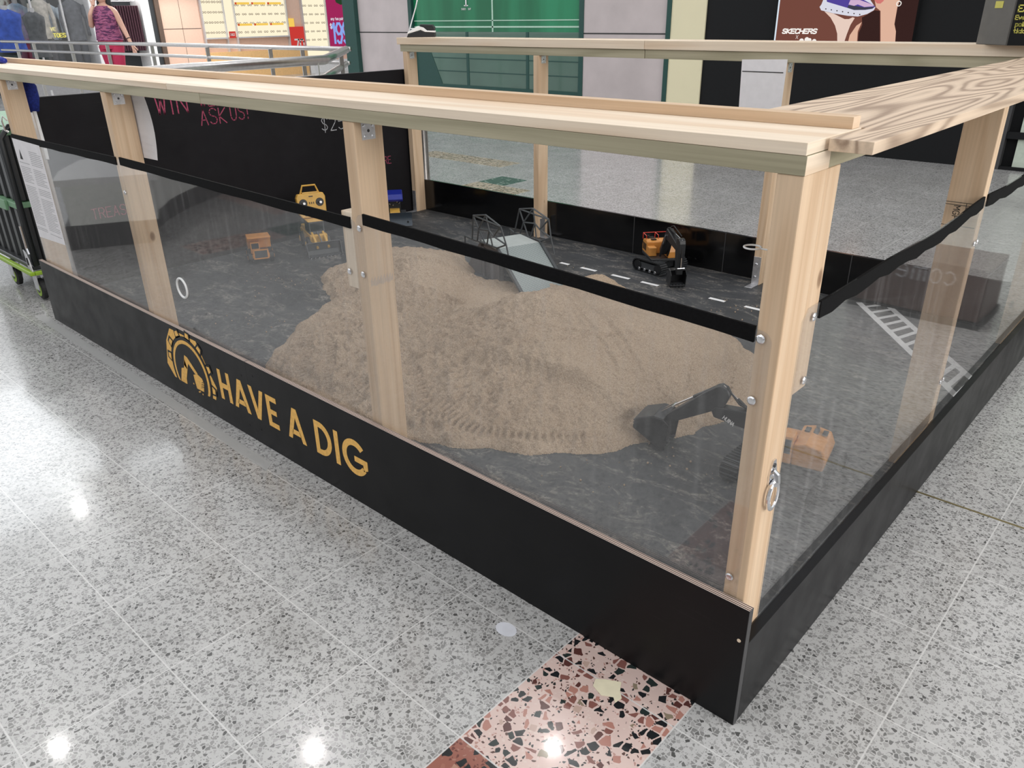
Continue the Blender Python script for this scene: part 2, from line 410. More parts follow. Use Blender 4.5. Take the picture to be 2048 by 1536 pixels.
# simple stroke alphabet on a 4 x 6 box
ST = {
'A': [[(0, 0), (2, 6), (4, 0)], [(.8, 2), (3.2, 2)]], 'B': [[(0, 0), (0, 6), (3, 6), (3.6, 4.6), (3, 3.2), (0, 3.2)], [(3, 3.2), (4, 1.6), (3, 0), (0, 0)]],
'C': [[(4, 5), (3, 6), (1, 6), (0, 4.5), (0, 1.5), (1, 0), (3, 0), (4, 1)]], 'D': [[(0, 0), (0, 6), (2.4, 6), (4, 4.2), (4, 1.8), (2.4, 0), (0, 0)]],
'E': [[(4, 6), (0, 6), (0, 0), (4, 0)], [(0, 3.1), (3.2, 3.1)]], 'G': [[(4, 5), (3, 6), (1, 6), (0, 4.5), (0, 1.5), (1, 0), (3, 0), (4, 1), (4, 2.8), (2.3, 2.8)]],
'H': [[(0, 0), (0, 6)], [(4, 0), (4, 6)], [(0, 3.1), (4, 3.1)]], 'I': [[(2, 0), (2, 6)]], 'K': [[(0, 0), (0, 6)], [(4, 6), (0, 2.8), (4, 0)]],
'L': [[(0, 6), (0, 0), (4, 0)]], 'M': [[(0, 0), (0, 6), (2, 2.5), (4, 6), (4, 0)]], 'N': [[(0, 0), (0, 6), (4, 0), (4, 6)]],
'O': [[(1.2, 0), (0, 1.6), (0, 4.4), (1.2, 6), (2.8, 6), (4, 4.4), (4, 1.6), (2.8, 0), (1.2, 0)]],
'P': [[(0, 0), (0, 6), (3, 6), (4, 4.8), (4, 3.8), (3, 2.8), (0, 2.8)]], 'R': [[(0, 0), (0, 6), (3, 6), (4, 4.8), (4, 3.9), (3, 3), (0, 3)], [(2.2, 3), (4, 0)]],
'S': [[(4, 5.2), (3, 6), (1, 6), (0, 5), (0, 4), (1, 3.2), (3, 2.8), (4, 2), (4, 1), (3, 0), (1, 0), (0, .8)]],
'T': [[(0, 6), (4, 6)], [(2, 6), (2, 0)]], 'U': [[(0, 6), (0, 1.4), (1, 0), (3, 0), (4, 1.4), (4, 6)]], 'V': [[(0, 6), (2, 0), (4, 6)]],
'W': [[(0, 6), (1, 0), (2, 4.5), (3, 0), (4, 6)]], 'X': [[(0, 0), (4, 6)], [(0, 6), (4, 0)]], 'Y': [[(0, 6), (2, 3), (4, 6)], [(2, 3), (2, 0)]],
'$': [[(4, 5), (3, 5.6), (1, 5.6), (0, 4.6), (1, 3.3), (3, 2.7), (4, 1.6), (3, .6), (1, .6), (0, 1.2)], [(2, 6.5), (2, -.5)]],
'1': [[(.6, 4.8), (2.2, 6), (2.2, 0)]], '2': [[(0, 4.8), (.8, 6), (3, 6), (4, 4.8), (3.6, 3.4), (0, 0), (4, 0)]],
'3': [[(0, 5.2), (1, 6), (3, 6), (4, 4.8), (3, 3.2), (1.6, 3.2)], [(3, 3.2), (4, 1.6), (3, 0), (1, 0), (0, .8)]],
'5': [[(4, 6), (.4, 6), (0, 3.4), (3, 3.6), (4, 2.2), (3.4, .4), (1.4, 0), (0, .8)]],
'7': [[(0, 6), (4, 6), (1.4, 0)]], '0': [[(1.2, 0), (0, 1.6), (0, 4.4), (1.2, 6), (2.8, 6), (4, 4.4), (4, 1.6), (2.8, 0), (1.2, 0)]],
'9': [[(.4, .6), (1.4, 0), (2.8, 0), (4, 1.8), (4, 4.6), (2.8, 6), (1.2, 6), (0, 4.8), (0, 3.8), (1.2, 2.7), (3, 2.8), (4, 3.9)]],
'!': [[(2, 6), (2, 1.8)], [(2, .5), (2, 0)]], '%': [[(0, 0), (4, 6)], [(0, 5), (1, 6), (1.4, 5), (.6, 4.4), (0, 5)], [(3, 1), (3.6, 1.6), (4, .8), (3.4, 0), (3, 1)]],
'e': [[(.3, 2), (3.7, 2.2), (3.4, 3.6), (2, 4.2), (.6, 3.4), (0, 2), (.6, .5), (2, 0), (3.6, .6)]], 'n': [[(0, 0), (0, 4)], [(0, 3), (1.4, 4), (3, 3.8), (3.6, 2.6), (3.6, 0)]],
'm': [[(0, 0), (0, 4)], [(0, 3.2), (.9, 4), (1.8, 3.4), (1.9, 0)], [(1.9, 3.2), (2.9, 4), (3.8, 3.4), (3.9, 0)]], 'o': [[(1.2, 0), (0, 1.2), (0, 2.8), (1.2, 4), (2.8, 4), (4, 2.8), (4, 1.2), (2.8, 0), (1.2, 0)]],
'r': [[(0, 0), (0, 4)], [(0, 2.6), (1.2, 3.9), (3, 4)]], 'v': [[(0, 4), (2, 0), (4, 4)]], 'y': [[(0, 4), (2, 0)], [(4, 4), (1.4, -1.8), (0, -1.8)]],
't': [[(1.6, 6), (1.6, .8), (2.6, 0), (3.6, .3)], [(.2, 4), (3.4, 4)]], 'i': [[(2, 0), (2, 4)], [(2, 5.4), (2, 5.9)]], 'k': [[(0, 0), (0, 6)], [(3.2, 4), (0, 1.8), (3.6, 0)]],
'p': [[(0, -2), (0, 4)], [(0, 3), (1.4, 4), (3.2, 3.6), (4, 2), (3.2, .4), (1.4, 0), (0, 1)]], 's': [[(3.6, 3.4), (2, 4), (.3, 3.2), (2, 2), (3.6, .9), (2, 0), (.2, .6)]],
'a': [[(.4, 3.4), (1.8, 4), (3.2, 3.4), (3.4, 0)], [(3.4, 2.2), (1, 2), (.2, 1), (1, 0), (2.4, .2), (3.4, 1.2)]], 'w': [[(0, 4), (1, 0), (2, 3.2), (3, 0), (4, 4)]],
'c': [[(3.6, 3.3), (2.2, 4), (.6, 3.3), (0, 2), (.6, .7), (2.2, 0), (3.6, .7)]], 'g': [[(3.6, 4), (3.6, -1), (2.4, -2), (.6, -1.6)], [(3.6, 3), (2, 4), (.4, 3), (0, 2), (.6, .6), (2.2, .1), (3.6, 1.2)]],
}
def ribbon(mb, path, w, F, t, m):
    """flat stroke: path of 2D points, F maps (a,b,depth) to 3D, thickness t"""
    for (a, b) in zip(path[:-1], path[1:]):
        d = Vector((b[0]-a[0], b[1]-a[1])); l = d.length
        if l < 1e-9: continue
        d /= l; e = d*w*.42; n = Vector((-d.y, d.x))*w/2
        q = [Vector(a)-e+n, Vector(a)-e-n, Vector(b)+e-n, Vector(b)+e+n]
        vs = [F(p.x, p.y, 0) for p in q]+[F(p.x, p.y, t) for p in q]
        mb.add(vs, [(0, 1, 2, 3), (7, 6, 5, 4), (0, 4, 5, 1), (1, 5, 6, 2), (2, 6, 7, 3), (3, 7, 4, 0)], m)
def write(mb, text, a0, b0, h, F, m, wid=.62, gap=.25, sw=.14, t=.0008, slant=0., jit=0.):
    cw = h*wid; x = a0
    for ch in text:
        if ch == ' ': x += cw*.8; continue
        k = .35 if ch in 'I1!i' else 1
        dy = random.uniform(-jit, jit)*h
        for st in ST.get(ch, []):
            ribbon(mb, [(x+(p[0]-(2 if k < 1 else 0))/4*cw+(cw*.18 if k < 1 else 0)+slant*p[1]/6*h, b0+dy+p[1]/6*h) for p in st], h*sw, F, t, m)
        x += cw*(k if k < 1 else 1)+h*gap
    return x

# ================================================================== THE SETTING
def build_floor():
    xs = [-.42+.328*i for i in range(-62, 27)]
    ys = [-.088+.3245*j for j in range(-22, 5)]           # up to the brass joint at 1.21
    ys2 = [1.21]+[1.21+.164+.3245*j for j in range(0, 42)]
    ys = ys+ys2[1:]
    mb = MB()
    for m in (M_floor, M_pinkfloor, M_redfloor, M_greenfloor, M_tanfloor): mb.mi(m)
    nx = len(xs)
    for y in ys:
        for x in xs: mb.v.append((x, y, 0))
    for j in range(len(ys)-1):
        yc = (ys[j]+ys[j+1])/2
        for i in range(nx-1):
            xc = (xs[i]+xs[i+1])/2; k = 0
            if -.42 < xc < -.092: k = 1 if -.42 < yc < .5 else 2 if yc < -.42 and yc > -.75 else 0
            if -4.69 < xc < -4.36:
                if -1.72 < yc < -.9: k = 1
                elif -2.1 < yc < -1.72: k = 3
            if -6.3 < xc < -5.0 and -2.75 < yc < -2.05: k = 1
            if -6.35 < xc < -5.0 and 4.6 < yc < 4.94: k = 4
            if -4.69 < xc < -4.36 and 3.95 < yc < 4.35: k = 3
            if -4.69 < xc < -4.03 and 3.6 < yc < 3.95: k = 4
            if -4.36 < xc < -4.03 and 3.3 < yc < 3.65: k = 4
            mb.f.append((j*nx+i, j*nx+i+1, (j+1)*nx+i+1, (j+1)*nx+i)); mb.m.append(k)
    struct('floor', mb)
build_floor()
mb = MB().box(-20.7, 8.3, 1.206, 1.214, 0, .0012, M_brass); struct('trim_1', mb, 'thin brass expansion strip across the terrazzo')

M_pinkstone = plain('pinkish_stone', (.50, .44, .44), .5, var=.08, sc=3)
M_joint = plain('dark_joint', (.02, .02, .02), .6)
M_greenglass, nt, out = mat('green_back_painted_glass')
v = coords(nt); g = ramp(nt, noise(nt, coords(nt, (1.5, 1, .3)), 1.2, 3), [(.35, (.008, .13, .055)), (.65, (.02, .24, .11))])
bsdf(nt, out, g, .07, 0, .6)
M_greenframe = plain('dark_green_frame', (.012, .06, .05), .35)
M_cream = plain('cream_laminate', (.74, .68, .47), .55, var=.02, sc=2)
M_blackwall = plain('black_shop_hoarding', (.008, .0085, .0095), .6, spec=.2)
M_palegl = plain('pale_green_glass', (.50, .56, .48), .15)
M_peach = plain('peach_wall_tile', (.80, .55, .43), .4, var=.03)
M_ceil, nt, out = mat('ceiling_fill_glow')
e = nd(nt, 'ShaderNodeEmission'); L(nt, ramp(nt, noise(nt, coords(nt), .35, 2), [(.35, (.75, .77, .8)), (.65, (1, 1, 1))]), e.inputs[0]); e.inputs[1].default_value = CEIL_EMIT  # unseen ceiling given an added glow as even overhead fill
L(nt, e.outputs[0], out.inputs[0])
struct('ceiling', MB().box(-21, 8.5, -7.5, 14.5, CEIL_Z, CEIL_Z+.05, M_ceil))
M_sky = emit('skylight_glow', (.93, .97, 1), CEIL_PATCH)
struct('window_6', MB().box(-14.5, -9.8, -1.2, 3.2, CEIL_Z-.03, CEIL_Z-.002, M_sky), 'bright rectangular rooflight over the void')

YW = 7.44
mb = MB().box(-10.9, -9.52, YW, YW+.2, 0, CEIL_Z, M_pinkstone).box(-6.17, -4.945, YW, YW+.2, 0, CEIL_Z, M_pinkstone)
for a, b in ((-10.9, -9.52), (-6.17, -4.945)):
    mb.box(a, b, YW-.004, YW, 1.142, 1.156, M_joint).box(a, b, YW-.004, YW, 2.3, 2.314, M_joint)
struct('wall_back', mb)
mb = MB().box(-9.52, -6.17, YW+.05, YW+.2, 0, .42, M_greenframe).box(-9.52, -6.17, YW+.06, YW+.2, 3.3, CEIL_Z, M_greenframe)
struct('trim_2', mb)
mb = MB(); mb.box(-9.44, -6.24, YW+.04, YW+.06, .28, 3.3, M_greenglass)
M_glint = plain('pale_green_line', (.42, .62, .50), .4)
mb.box(-7.81, -7.785, YW+.034, YW+.04, .28, 3.3, M_glint)
mb.box(-9.44, -6.24, YW+.034, YW+.04, 1.300, 1.312, M_glint).box(-9.44, -6.24, YW+.034, YW+.04, 1.215, 1.235, M_glint)  # white reflected lines drawn onto the glass as pale bars
w = struct('window_1', mb)
M_lowreflect = plain('low_reflection_tint', (.085, .15, .12), .06, spec=.6, var=.12, sc=1.5)
w5 = struct('window_reflection', MB().box(-9.44, -6.24, YW+.030, YW+.038, .42, 1.16, M_lowreflect))  # ceiling reflection in the lower glass, put in as a paler pane
mb = MB()
for x in (-8.33, -7.17): mb.box(x, x+.05, YW+.024, YW+.030, .42, 1.16, M_greenframe)
for z in (.62, .80, .98): mb.box(-9.2, -6.24, YW+.026, YW+.030, z, z+.012, M_greenframe)
mb.prism([(-9.44, 1.0), (-9.15, 1.0), (-8.85, .42), (-9.44, .42)], YW+.024, YW+.027, 'xz', M_greenframe)
mb.box(-9.44, -6.24, YW+.020, YW+.026, .36, .44, M_greenframe)
mb.obj('glazing_bar', w5)
mb = MB()
for a, b in ((-9.52, -9.44), (-6.24, -6.17)): mb.box(a, b, YW-.01, YW+.08, 0, 3.3, M_greenframe)
mb.box(-9.44, -6.24, YW, YW+.08, .24, .3, M_greenframe)
mb.obj('window_frame', w)
mb = MB()                                                       # small white walking figure sign with a line of lettering
Fw = lambda a, b, d: (a, YW+.032-d, b)
ribbon(mb, [(-8.34, 1.50), (-8.27, 1.50)], .012, Fw, .002, M_white); ribbon(mb, [(-8.305, 1.50), (-8.305, 1.62)], .022, Fw, .002, M_white)
write(mb, 'SHOES', -8.40, 1.445, .022, Fw, M_white, t=.002); write(mb, 'BAY', -8.26, 1.445, .022, Fw, M_white, t=.002)
mb.obj('window_lettering', w)
mb = MB().box(-4.945, -4.885, YW-.03, YW+.2, 0, CEIL_Z, M_greenframe); struct('trim_3', mb)
mb = MB().box(-4.885, -4.44, YW-.02, YW+.2, 0, CEIL_Z, M_cream); struct('wall_column', mb)
mb = MB().box(-4.44, -1.45, YW, YW+.2, 0, CEIL_Z, M_blackwall); struct('wall_hoarding', mb)
mb = MB().box(-1.45, -1.22, YW-.01, YW+.2, 0, CEIL_Z, M_greypaint)
mb.box(-1.22, 3.0, YW, YW+.2, .28, .34, M_blackwall).box(-1.22, 3, YW, YW+.2, 0, .03, M_blackwall).box(-1.22, 3, YW+.08, YW+.2, 0, CEIL_Z, M_blackwall)
struct('wall_right_shopfront', mb)
w = struct('window_2', MB().box(-1.12, 3, YW+.03, YW+.05, .34, 3, M_palegl)); struct('window_3', MB().box(-1.12, 3, YW+.03, YW+.05, .03, .28, M_palegl))
# corner post between the glazed shop and the stone wall
mb = MB().box(-11.05, -10.75, YW-.08, YW+.15, 0, CEIL_Z, M_greenframe); struct('wall_corner_post', mb)

# ================================================================== THE PEN
root = empty('sandpit_enclosure', (-1.9, 1.4, 0), 'timber framed pen with black kickboards, clear panels and wide shelf tops around the sand', 'play enclosure')
def part(mb, name, parent=root, **k): return mb.obj(name, parent, **k)
PY = .021                                              # front face of the front posts
# deck inside
mb = MB().prism([(-3.80, PY), (-.026, PY), (-.026, 2.77), (-4.10, 2.77), (-4.10, .25), (-3.80, .25)], .0005, .045, 'xy', M_mat); deck = part(mb, 'base_board')
# kickboards
KH = .3155
def kick(x0, x1): return part(MB().box(x0, x1, 0, .0175, 0, KH, M_ply, top=M_ply_edge, end=M_greypaint), 'kick_board', bev=.0008, segs=1)
kb1 = kick(-3.84, -1.901); kb2 = kick(-1.899, 0)
kb3 = part(MB().box(-.0215, -.0005, .018, 2.80, 0, .2203, M_ply), 'kick_board', bev=.001, segs=1)
kb4 = part(MB().box(-4.10, -.022, 2.7705, 2.788, 0, .272, M_ply_in), 'kick_board', bev=.001, segs=1)
for x in (-2.16, -1.55, -.85): part(MB().box(x, x+.004, 2.768, 2.7706, .045, .27, M_greypaint), 'board_joint', kb4)
for x, z, m_ in ((-.014, .232, pale[2]), (-1.86, .27, M_ply), (-1.86, .06, M_ply), (-1.94, .25, M_ply), (-1.94, .05, M_ply)): part(MB().lathe((x, .0003, z), [(.0045, 0), (.004, .0012)], m_, 10, (0, -1, 0)), 'screw', kb2)
# painted lettering HAVE A DIG
mb = MB(); T = .0007
Fk = lambda a, b, d: (a, -.0001-d, b)
def poly(pts, d=0, m=M_gold, t=T): mb.prism(pts, -.0001-d, -.0001-d-t, 'xz', m)
z0, z1, w = .1035, .2255, .0215
def vbar(x0, x1): poly([(x0, z0), (x1, z0), (x1, z1), (x0, z1)])
vbar(-2.119, -2.098); vbar(-2.058, -2.037); poly([(-2.098, .153), (-2.058, .153), (-2.058, .174), (-2.098, .174)])
def letA(xl, xr, zt=z1):
    xm = (xl+xr)/2
    poly([(xl, z0), (xl+w, z0), (xm, zt-.035), (xm-.0, zt), (xm-w*.55, zt)])
    poly([(xr-w, z0), (xr, z0), (xm+w*.55, zt), (xm, zt), (xm, zt-.035)])
    poly([(xl+.026, .124), (xr-.026, .124), (xr-.033, .143), (xl+.033, .143)])
letA(-2.019, -1.911); letA(-1.671, -1.566)
poly([(-1.904, z1), (-1.882, z1), (-1.8565, .14), (-1.8565, z0), (-1.868, z0)]); poly([(-1.808, z1), (-1.83, z1), (-1.8565, .14), (-1.8565, z0), (-1.845, z0)])
vbar(-1.791, -1.770)
for a, b in ((z0, z0+.0195), (.155, .1735), (z1-.0195, z1)): poly([(-1.770, a), (-1.727 if a != .155 else -1.733, a), (-1.727 if a != .155 else -1.733, b), (-1.770, b)])
def arc(cx, cz, rx, rz, a0, a1, w, n=18):
    o = []; i = []
    for k in range(n+1):
        a = math.radians(a0+(a1-a0)*k/n); o.append((cx+rx*math.cos(a), cz+rz*math.sin(a))); i.append((cx+(rx-w)*math.cos(a), cz+(rz-w)*math.sin(a)))
    for k in range(n): poly([o[k], o[k+1], i[k+1], i[k]])
zc = (z0+z1)/2; rz = (z1-z0)/2
vbar(-1.507, -1.4865)
poly([(-1.4865, z0), (-1.478, z0), (-1.478, z0+.02), (-1.4865, z0+.02)]); poly([(-1.4865, z1-.02), (-1.478, z1-.02), (-1.478, z1), (-1.4865, z1)])
arc(-1.478, zc, .060, rz, -90, 90, .0205)
vbar(-1.4005, -1.379)
arc(-1.298, zc, .063, rz+.002, 42, 325, .0215, 26)
poly([(-1.30, .151), (-1.236, .151), (-1.236, .170), (-1.30, .170)]); poly([(-1.2575, .128), (-1.236, .138), (-1.236, .151), (-1.2575, .151)])
part(mb, 'painted_lettering', kb2)
# the emblem: gear with an excavator arm
mb = MB(); cx, cz = -2.338, .137
outer = [(-2.50, .077), (-2.546, .125), (-2.51, .235), (-2.458, .298), (-2.25, .298), (-2.20, .211), (-2.147, .133), (-2.172, .077)]
poly(outer)
def disc(r, d, m, n=48):
    pts = [(cx+r*math.cos(2*PI*k/n), cz+r*math.sin(2*PI*k/n)) for k in range(n)]
    pts = [(x, max(.0765, z)) for x, z in pts]; poly(pts, d, m)
disc(.155, .0008, M_ply)
for k, a in enumerate((168, 142, 112, 82, 52, 22, -8)):
    a = math.radians(a); ca, sa = math.cos(a), math.sin(a)
    def R(r, t): return (cx+r*ca-t*sa, cz+r*sa+t*ca)
    poly([R(.150, .024), R(.186, .017), R(.186, -.017), R(.150, -.024)], .0008, M_ply)
    poly([R(.157, .015), R(.177, .010), R(.177, -.010), R(.157, -.015)], .0016, M_gold)
disc(.1385, .0016, M_gold); disc(.1235, .0024, M_ply)
poly([(-2.441, .078), (-2.391, .078), (-2.387, .104), (-2.361, .153), (-2.372, .193), (-2.390, .150), (-2.414, .142)], .0032)
poly([(-2.385, .165), (-2.366, .210), (-2.345, .206), (-2.281, .155), (-2.300, .148), (-2.345, .180), (-2.365, .150)], .0032)
poly([(-2.318, .141), (-2.284, .153), (-2.251, .143), (-2.242, .125), (-2.255, .086), (-2.310, .084), (-2.316, .12)], .0032)
for x, z in ((-2.335, .095), (-2.300, .070), (-2.272, .068), (-2.290, .074)): poly([(x, z), (x+.006, z), (x+.006, z+.006), (x, z+.006)], .0032)
for k in range(4): ribbon(mb, [(-2.268+k*.003, .10+k*.008), (-2.246+k*.001, .108+k*.008)], .002, lambda a, b, d: (a, -.0040-d, b), .0006, M_ply)
part(mb, 'emblem', kb1)

# posts (45 x 90), each with its bracket plate
def bracket(parent, x, y, z, axis):
    mb = MB()
    if axis == 'x':
        mb.box(x, x+.002, y, y+.042, z-.042, z, M_zinc)
        for dy, dz in ((.008, .008), (.034, .034), (.034, .010), (.010, .034), (.021, .021)): mb.lathe((x+.002, y+dy, z-dz), [(.0042, 0), (.003, .0018)], M_chrome if dy != .021 else M_greypaint, 8, (1, 0, 0))
    return part(mb, 'bracket_plate', parent)
posts = {}
def post(x0, x1, y0, y1, z0=.045, z1=1.160, key=None, plate=True, name='post'):
    p = part(MB().box(x0, x1, y0, y1, z0, z1, pine[2]), name, bev=.0025)
    if plate: bracket(p, x1, y0+.022, z1-.004, 'x')
    if key: posts[key] = p
    return p
post(-3.790, -3.745, PY, .111, key='f1'); post(-2.671, -2.626, PY, .111, key='f2'); post(-1.216, -1.171, PY, .111, key='f3')
post(-.071, -.025, PY, .1105, key='corner', plate=False)
post(-.1155, -.025, 1.258, 1.303, key='s2', plate=False); post(-.1155, -.025, 2.60, 2.645, plate=False)
bp = []
for x0 in (-4.102, -2.890, -1.325): bp.append(post(x0, x0+.045, 2.68, 2.77, z1=1.163))
# bottom angle brackets on the back posts
for p, x0 in zip(bp, (-4.102, -2.890, -1.325)):
    xx = x0+.045 if x0 > -4 and x0 < -2 else x0
    mb = MB()
    if x0 < -4:
        mb.box(x0+.004, x0+.04, 2.676, 2.6795, .047, .20, M_zinc).box(x0+.004, x0+.04, 2.60, 2.676, .0455, .05, M_zinc)
    elif x0 < -2: mb.box(x0+.045, x0+.048, 2.69, 2.74, .047, .17, M_zinc).box(x0+.045, x0+.11, 2.69, 2.74, .0455, .049, M_zinc)
    else:
        mb.box(x0+.002, x0+.043, 2.676, 2.6795, .047, .20, M_zinc).box(x0+.002, x0+.043, 2.60, 2.676, .0455, .05, M_zinc)
        for z in (.09, .16): mb.lathe((x0+.02, 2.676, z), [(.008, 0), (.005, .006)], M_chrome, 10, (0, -1, 0))
    part(mb, 'angle_bracket', p, bev=.0006, segs=1)
mb = MB().box(-4.102+.045, -4.102+.047, 2.70, 2.742, 1.12, 1.16, M_zinc)
# cleats the panels are screwed to
part(MB().box(-1.262, -1.2165, PY, .066, .72, .93, pale[2]), 'cleat', bev=.002)
part(MB().box(-.070, -.0255, .111, .168, .745, 1.159, pine[2]), 'cleat', bev=.002)
# rails, shelf boards and lips
r = part(MB().box(-4.35, -1.925, PY-.002, .111, 1.160, 1.1905, treated[0]), 'top_rail', bev=.0009)
part(MB().box(-1.923, -.024, PY-.002, .111, 1.160, 1.1905, treated[0], end=pale[1]), 'top_rail', bev=.0009)
part(MB().box(-.116, -.025, .113, 2.66, 1.160, 1.1905, treated[1]), 'top_rail', bev=.0009)
for a, b in ((-4.125, -2.092), (-2.088, -.03)): part(MB().box(a, b, 2.68, 2.77, 1.163, 1.2085, treated[0]), 'top_rail', bev=.0009)
part(MB().box(-4.35, -2.131, PY-.003, .236, 1.191, 1.2095, pale[0]), 'shelf_board', bev=.0009)
part(MB().box(-2.129, -.026, PY-.003, .236, 1.191, 1.2105, pale[0], end=pale[1]), 'shelf_board', bev=.0009)
part(MB().box(-4.35, -.030, .204, .236, 1.2107, 1.2305, pine[0], end=pale[1]), 'shelf_lip', bev=.0009)
part(MB().prism([(-.0195, .084), (.050, .084), (.050, 2.66), (-.28, 2.66), (-.28, .2365), (-.0195, .2365)], 1.191, 1.2105, 'xy', feature), 'shelf_board', bev=.0009)
for a, b in ((-4.149, -2.092), (-2.090, .05)): part(MB().box(a, b, 2.672, 2.89, 1.2087, 1.2525, pale[0]), 'shelf_board', bev=.0009)

# clear panels with cloth tape over the top edge
def rounded(x0, x1, z0, z1, z1b, r=.022, n=5):
    pts = [(x0, z0), (x1, z0)]
    for k in range(n+1): a = PI/2*k/n; pts.append((x1-r+r*math.cos(a), z1b-r+r*math.sin(a)))
    for k in range(n+1): a = PI/2+PI/2*k/n; pts.append((x0+r+r*math.cos(a), z1-r+r*math.sin(a)))
    return pts
def screw(parent, pos, axis):
    part(MB().lathe(pos, [(.0085, 0), (.0085, .0012), (.006, .003), (.002, .0034)], M_chrome, 14, axis), 'screw', parent)
def front_panel(x0, x1, zl, zr, t0, t1, screws):
    p = part(MB().prism(rounded(x0, x1, .05, zl, zr), .0178, .0208, 'xz', M_perspex), 'clear_panel')
    n = 14; mb = MB(); Z = lambda x: zl+(zr-zl)*(x-x0)/(x1-x0)+.001
    for k in range(n):
        a, b = t0+(t1-t0)*k/n, t0+(t1-t0)*(k+1)/n
        h = .0245+.0012*math.sin(k*1.9); h2 = .0245+.0012*math.sin((k+1)*1.9)
        vs = [(a, .0160, Z(a)-h), (b, .0160, Z(b)-h2), (b, .0165, Z(b)+.004), (a, .0165, Z(a)+.004), (a, .0222, Z(a)-h), (b, .0222, Z(b)-h2), (b, .0222, Z(b)+.004), (a, .0222, Z(a)+.004)]
        mb.add(vs, [(0, 1, 2, 3), (7, 6, 5, 4), (3, 2, 6, 7), (1, 0, 4, 5), (0, 3, 7, 4), (2, 1, 5, 6)], M_tape)
    part(mb, 'edge_tape', p)
    for x, z in screws: screw(p, (x, .0178, z), (0, -1, 0))
    return p
pa = front_panel(-3.787, -2.652, .918, .925, -3.787, -2.656, [])
pb = front_panel(-2.648, -1.199, .928, .912, -2.622, -1.222, [(-1.247, .765), (-2.637, .80)])
pc = front_panel(-1.197, -.040, .930, .893, -1.166, -.072, [(-1.185, .893), (-1.187, .768), (-.060, .878), (-.062, .758), (-.060, .36)])
pb.name = pb.name
part(MB().torus((-2.31, .0172, .49), .037, .0042, M_white, (0, 1, 0), sq=1.0), 'finger_ring', pb, smooth=True)
def side_panel(y0, y1, z1, t0, t1, sag, screws):
    pts = [(y0, .2245), (y1, .2245), (y1, z1), (y0+.02, z1), (y0, z1-.02)]
    p = part(MB().prism(pts, -.0245, -.0218, 'yz', M_perspex), 'clear_panel')
    n = 18; mb = MB()
    Z = lambda y: z1-sag*math.sin(PI*(y-t0)/(t1-t0))-.004*math.sin(y*9)
    for k in range(n):
        a, b = t0+(t1-t0)*k/n, t0+(t1-t0)*(k+1)/n; h = .028+.004*math.sin(k*2.3); h2 = .028+.004*math.sin((k+1)*2.3)
        vs = [(-.0200, a, Z(a)-h), (-.0200, b, Z(b)-h2), (-.0205, b, Z(b)+.005), (-.0205, a, Z(a)+.005), (-.0262, a, Z(a)-h), (-.0262, b, Z(b)-h2), (-.0262, b, Z(b)+.005), (-.0262, a, Z(a)+.005)]
        mb.add(vs, [(0, 1, 2, 3), (7, 6, 5, 4), (3, 2, 6, 7), (1, 0, 4, 5), (0, 3, 7, 4), (2, 1, 5, 6)], M_tape)
    part(mb, 'edge_tape', p)
    for y, z in screws: screw(p, (-.0218, y, z), (1, 0, 0))
    return p
side_panel(.099, 1.278, .915, .168, 1.262, .010, [(.146, .892), (.146, .765), (1.266, .79), (1.266, .36)])
side_panel(1.282, 2.62, .915, 1.297, 2.60, .004, [(1.294, .79), (1.294, .36)])

# latch hook and ring on the corner post
mb = MB()
mb.prism([(.052, .578), (.078, .578), (.080, .600), (.071, .628), (.060, .628), (.050, .600)], -.0249, -.021, 'yz', M_chrome)
mb.tube([(-.016, .065+.019*math.sin(a), .552-.030*math.cos(a)) for a in [2*PI*k/24 for k in range(24)]], .0048, M_chrome, 10, closed=True)
mb.tube([(-.021, .065, .603), (-.012, .064, .598), (-.009, .062, .586), (-.014, .060, .578)], .006, M_chrome, 8)
mb.lathe((-.021, .066, .616), [(.005, 0), (.004, .002)], M_greypaint, 10, (1, 0, 0))
part(mb, 'latch_hook', posts['corner'], smooth=False)
part(MB().torus((-.115, .060, 1.023), .0145, .0017, M_white, (0, 0, 1)).tube([(-.1005, .060, 1.023), (-.071, .060, 1.023)], .0015, M_white, 6), 'ring_hook', posts['corner'], smooth=True)
mb = MB()                                             # hook on the first post
mb.tube([(-3.795, .02, .98), (-3.80, .005, 1.0), (-3.80, -.002, .98), (-3.797, .0, .94), (-3.795, .012, .93)], .004, M_chrome, 8)
part(mb, 'latch_hook', posts['f1'])
mb = MB()                                             # timber grade stamp on side post: MGP plus box lines
Fs = lambda a, b, d: (a, 1.2578-d, b)
for z in (.900, .893, .835): ribbon(mb, [(-.115, z), (-.03, z)], .0015, Fs, .0002, M_ink)
ribbon(mb, [(-.062, .90), (-.062, .84)], .0015, Fs, .0002, M_ink)
write(mb, 'MGP', -.105, .866, .016, lambda a, b, d: (-.092+(b-.866), 1.2578-d, .89-(a+.105)), M_ink, t=.0002, sw=.12)
write(mb, '55', -.105, .866, .013, lambda a, b, d: (-.060+(b-.866), 1.2578-d, .89-(a+.105)), M_ink, t=.0002, sw=.12)
part(mb, 'grade_stamp', posts['s2'])
mb = MB()
for k in range(22): ribbon(mb, [(.03+k*.0035, .735+.002*math.sin(k)), (.03+k*.0035, .735+.018+.006*math.sin(k*2.1))], .0010, lambda a, b, d: (-1.1708+d, a, b), .0002, M_greyink)
part(mb, 'grade_stamp', posts['f3'])

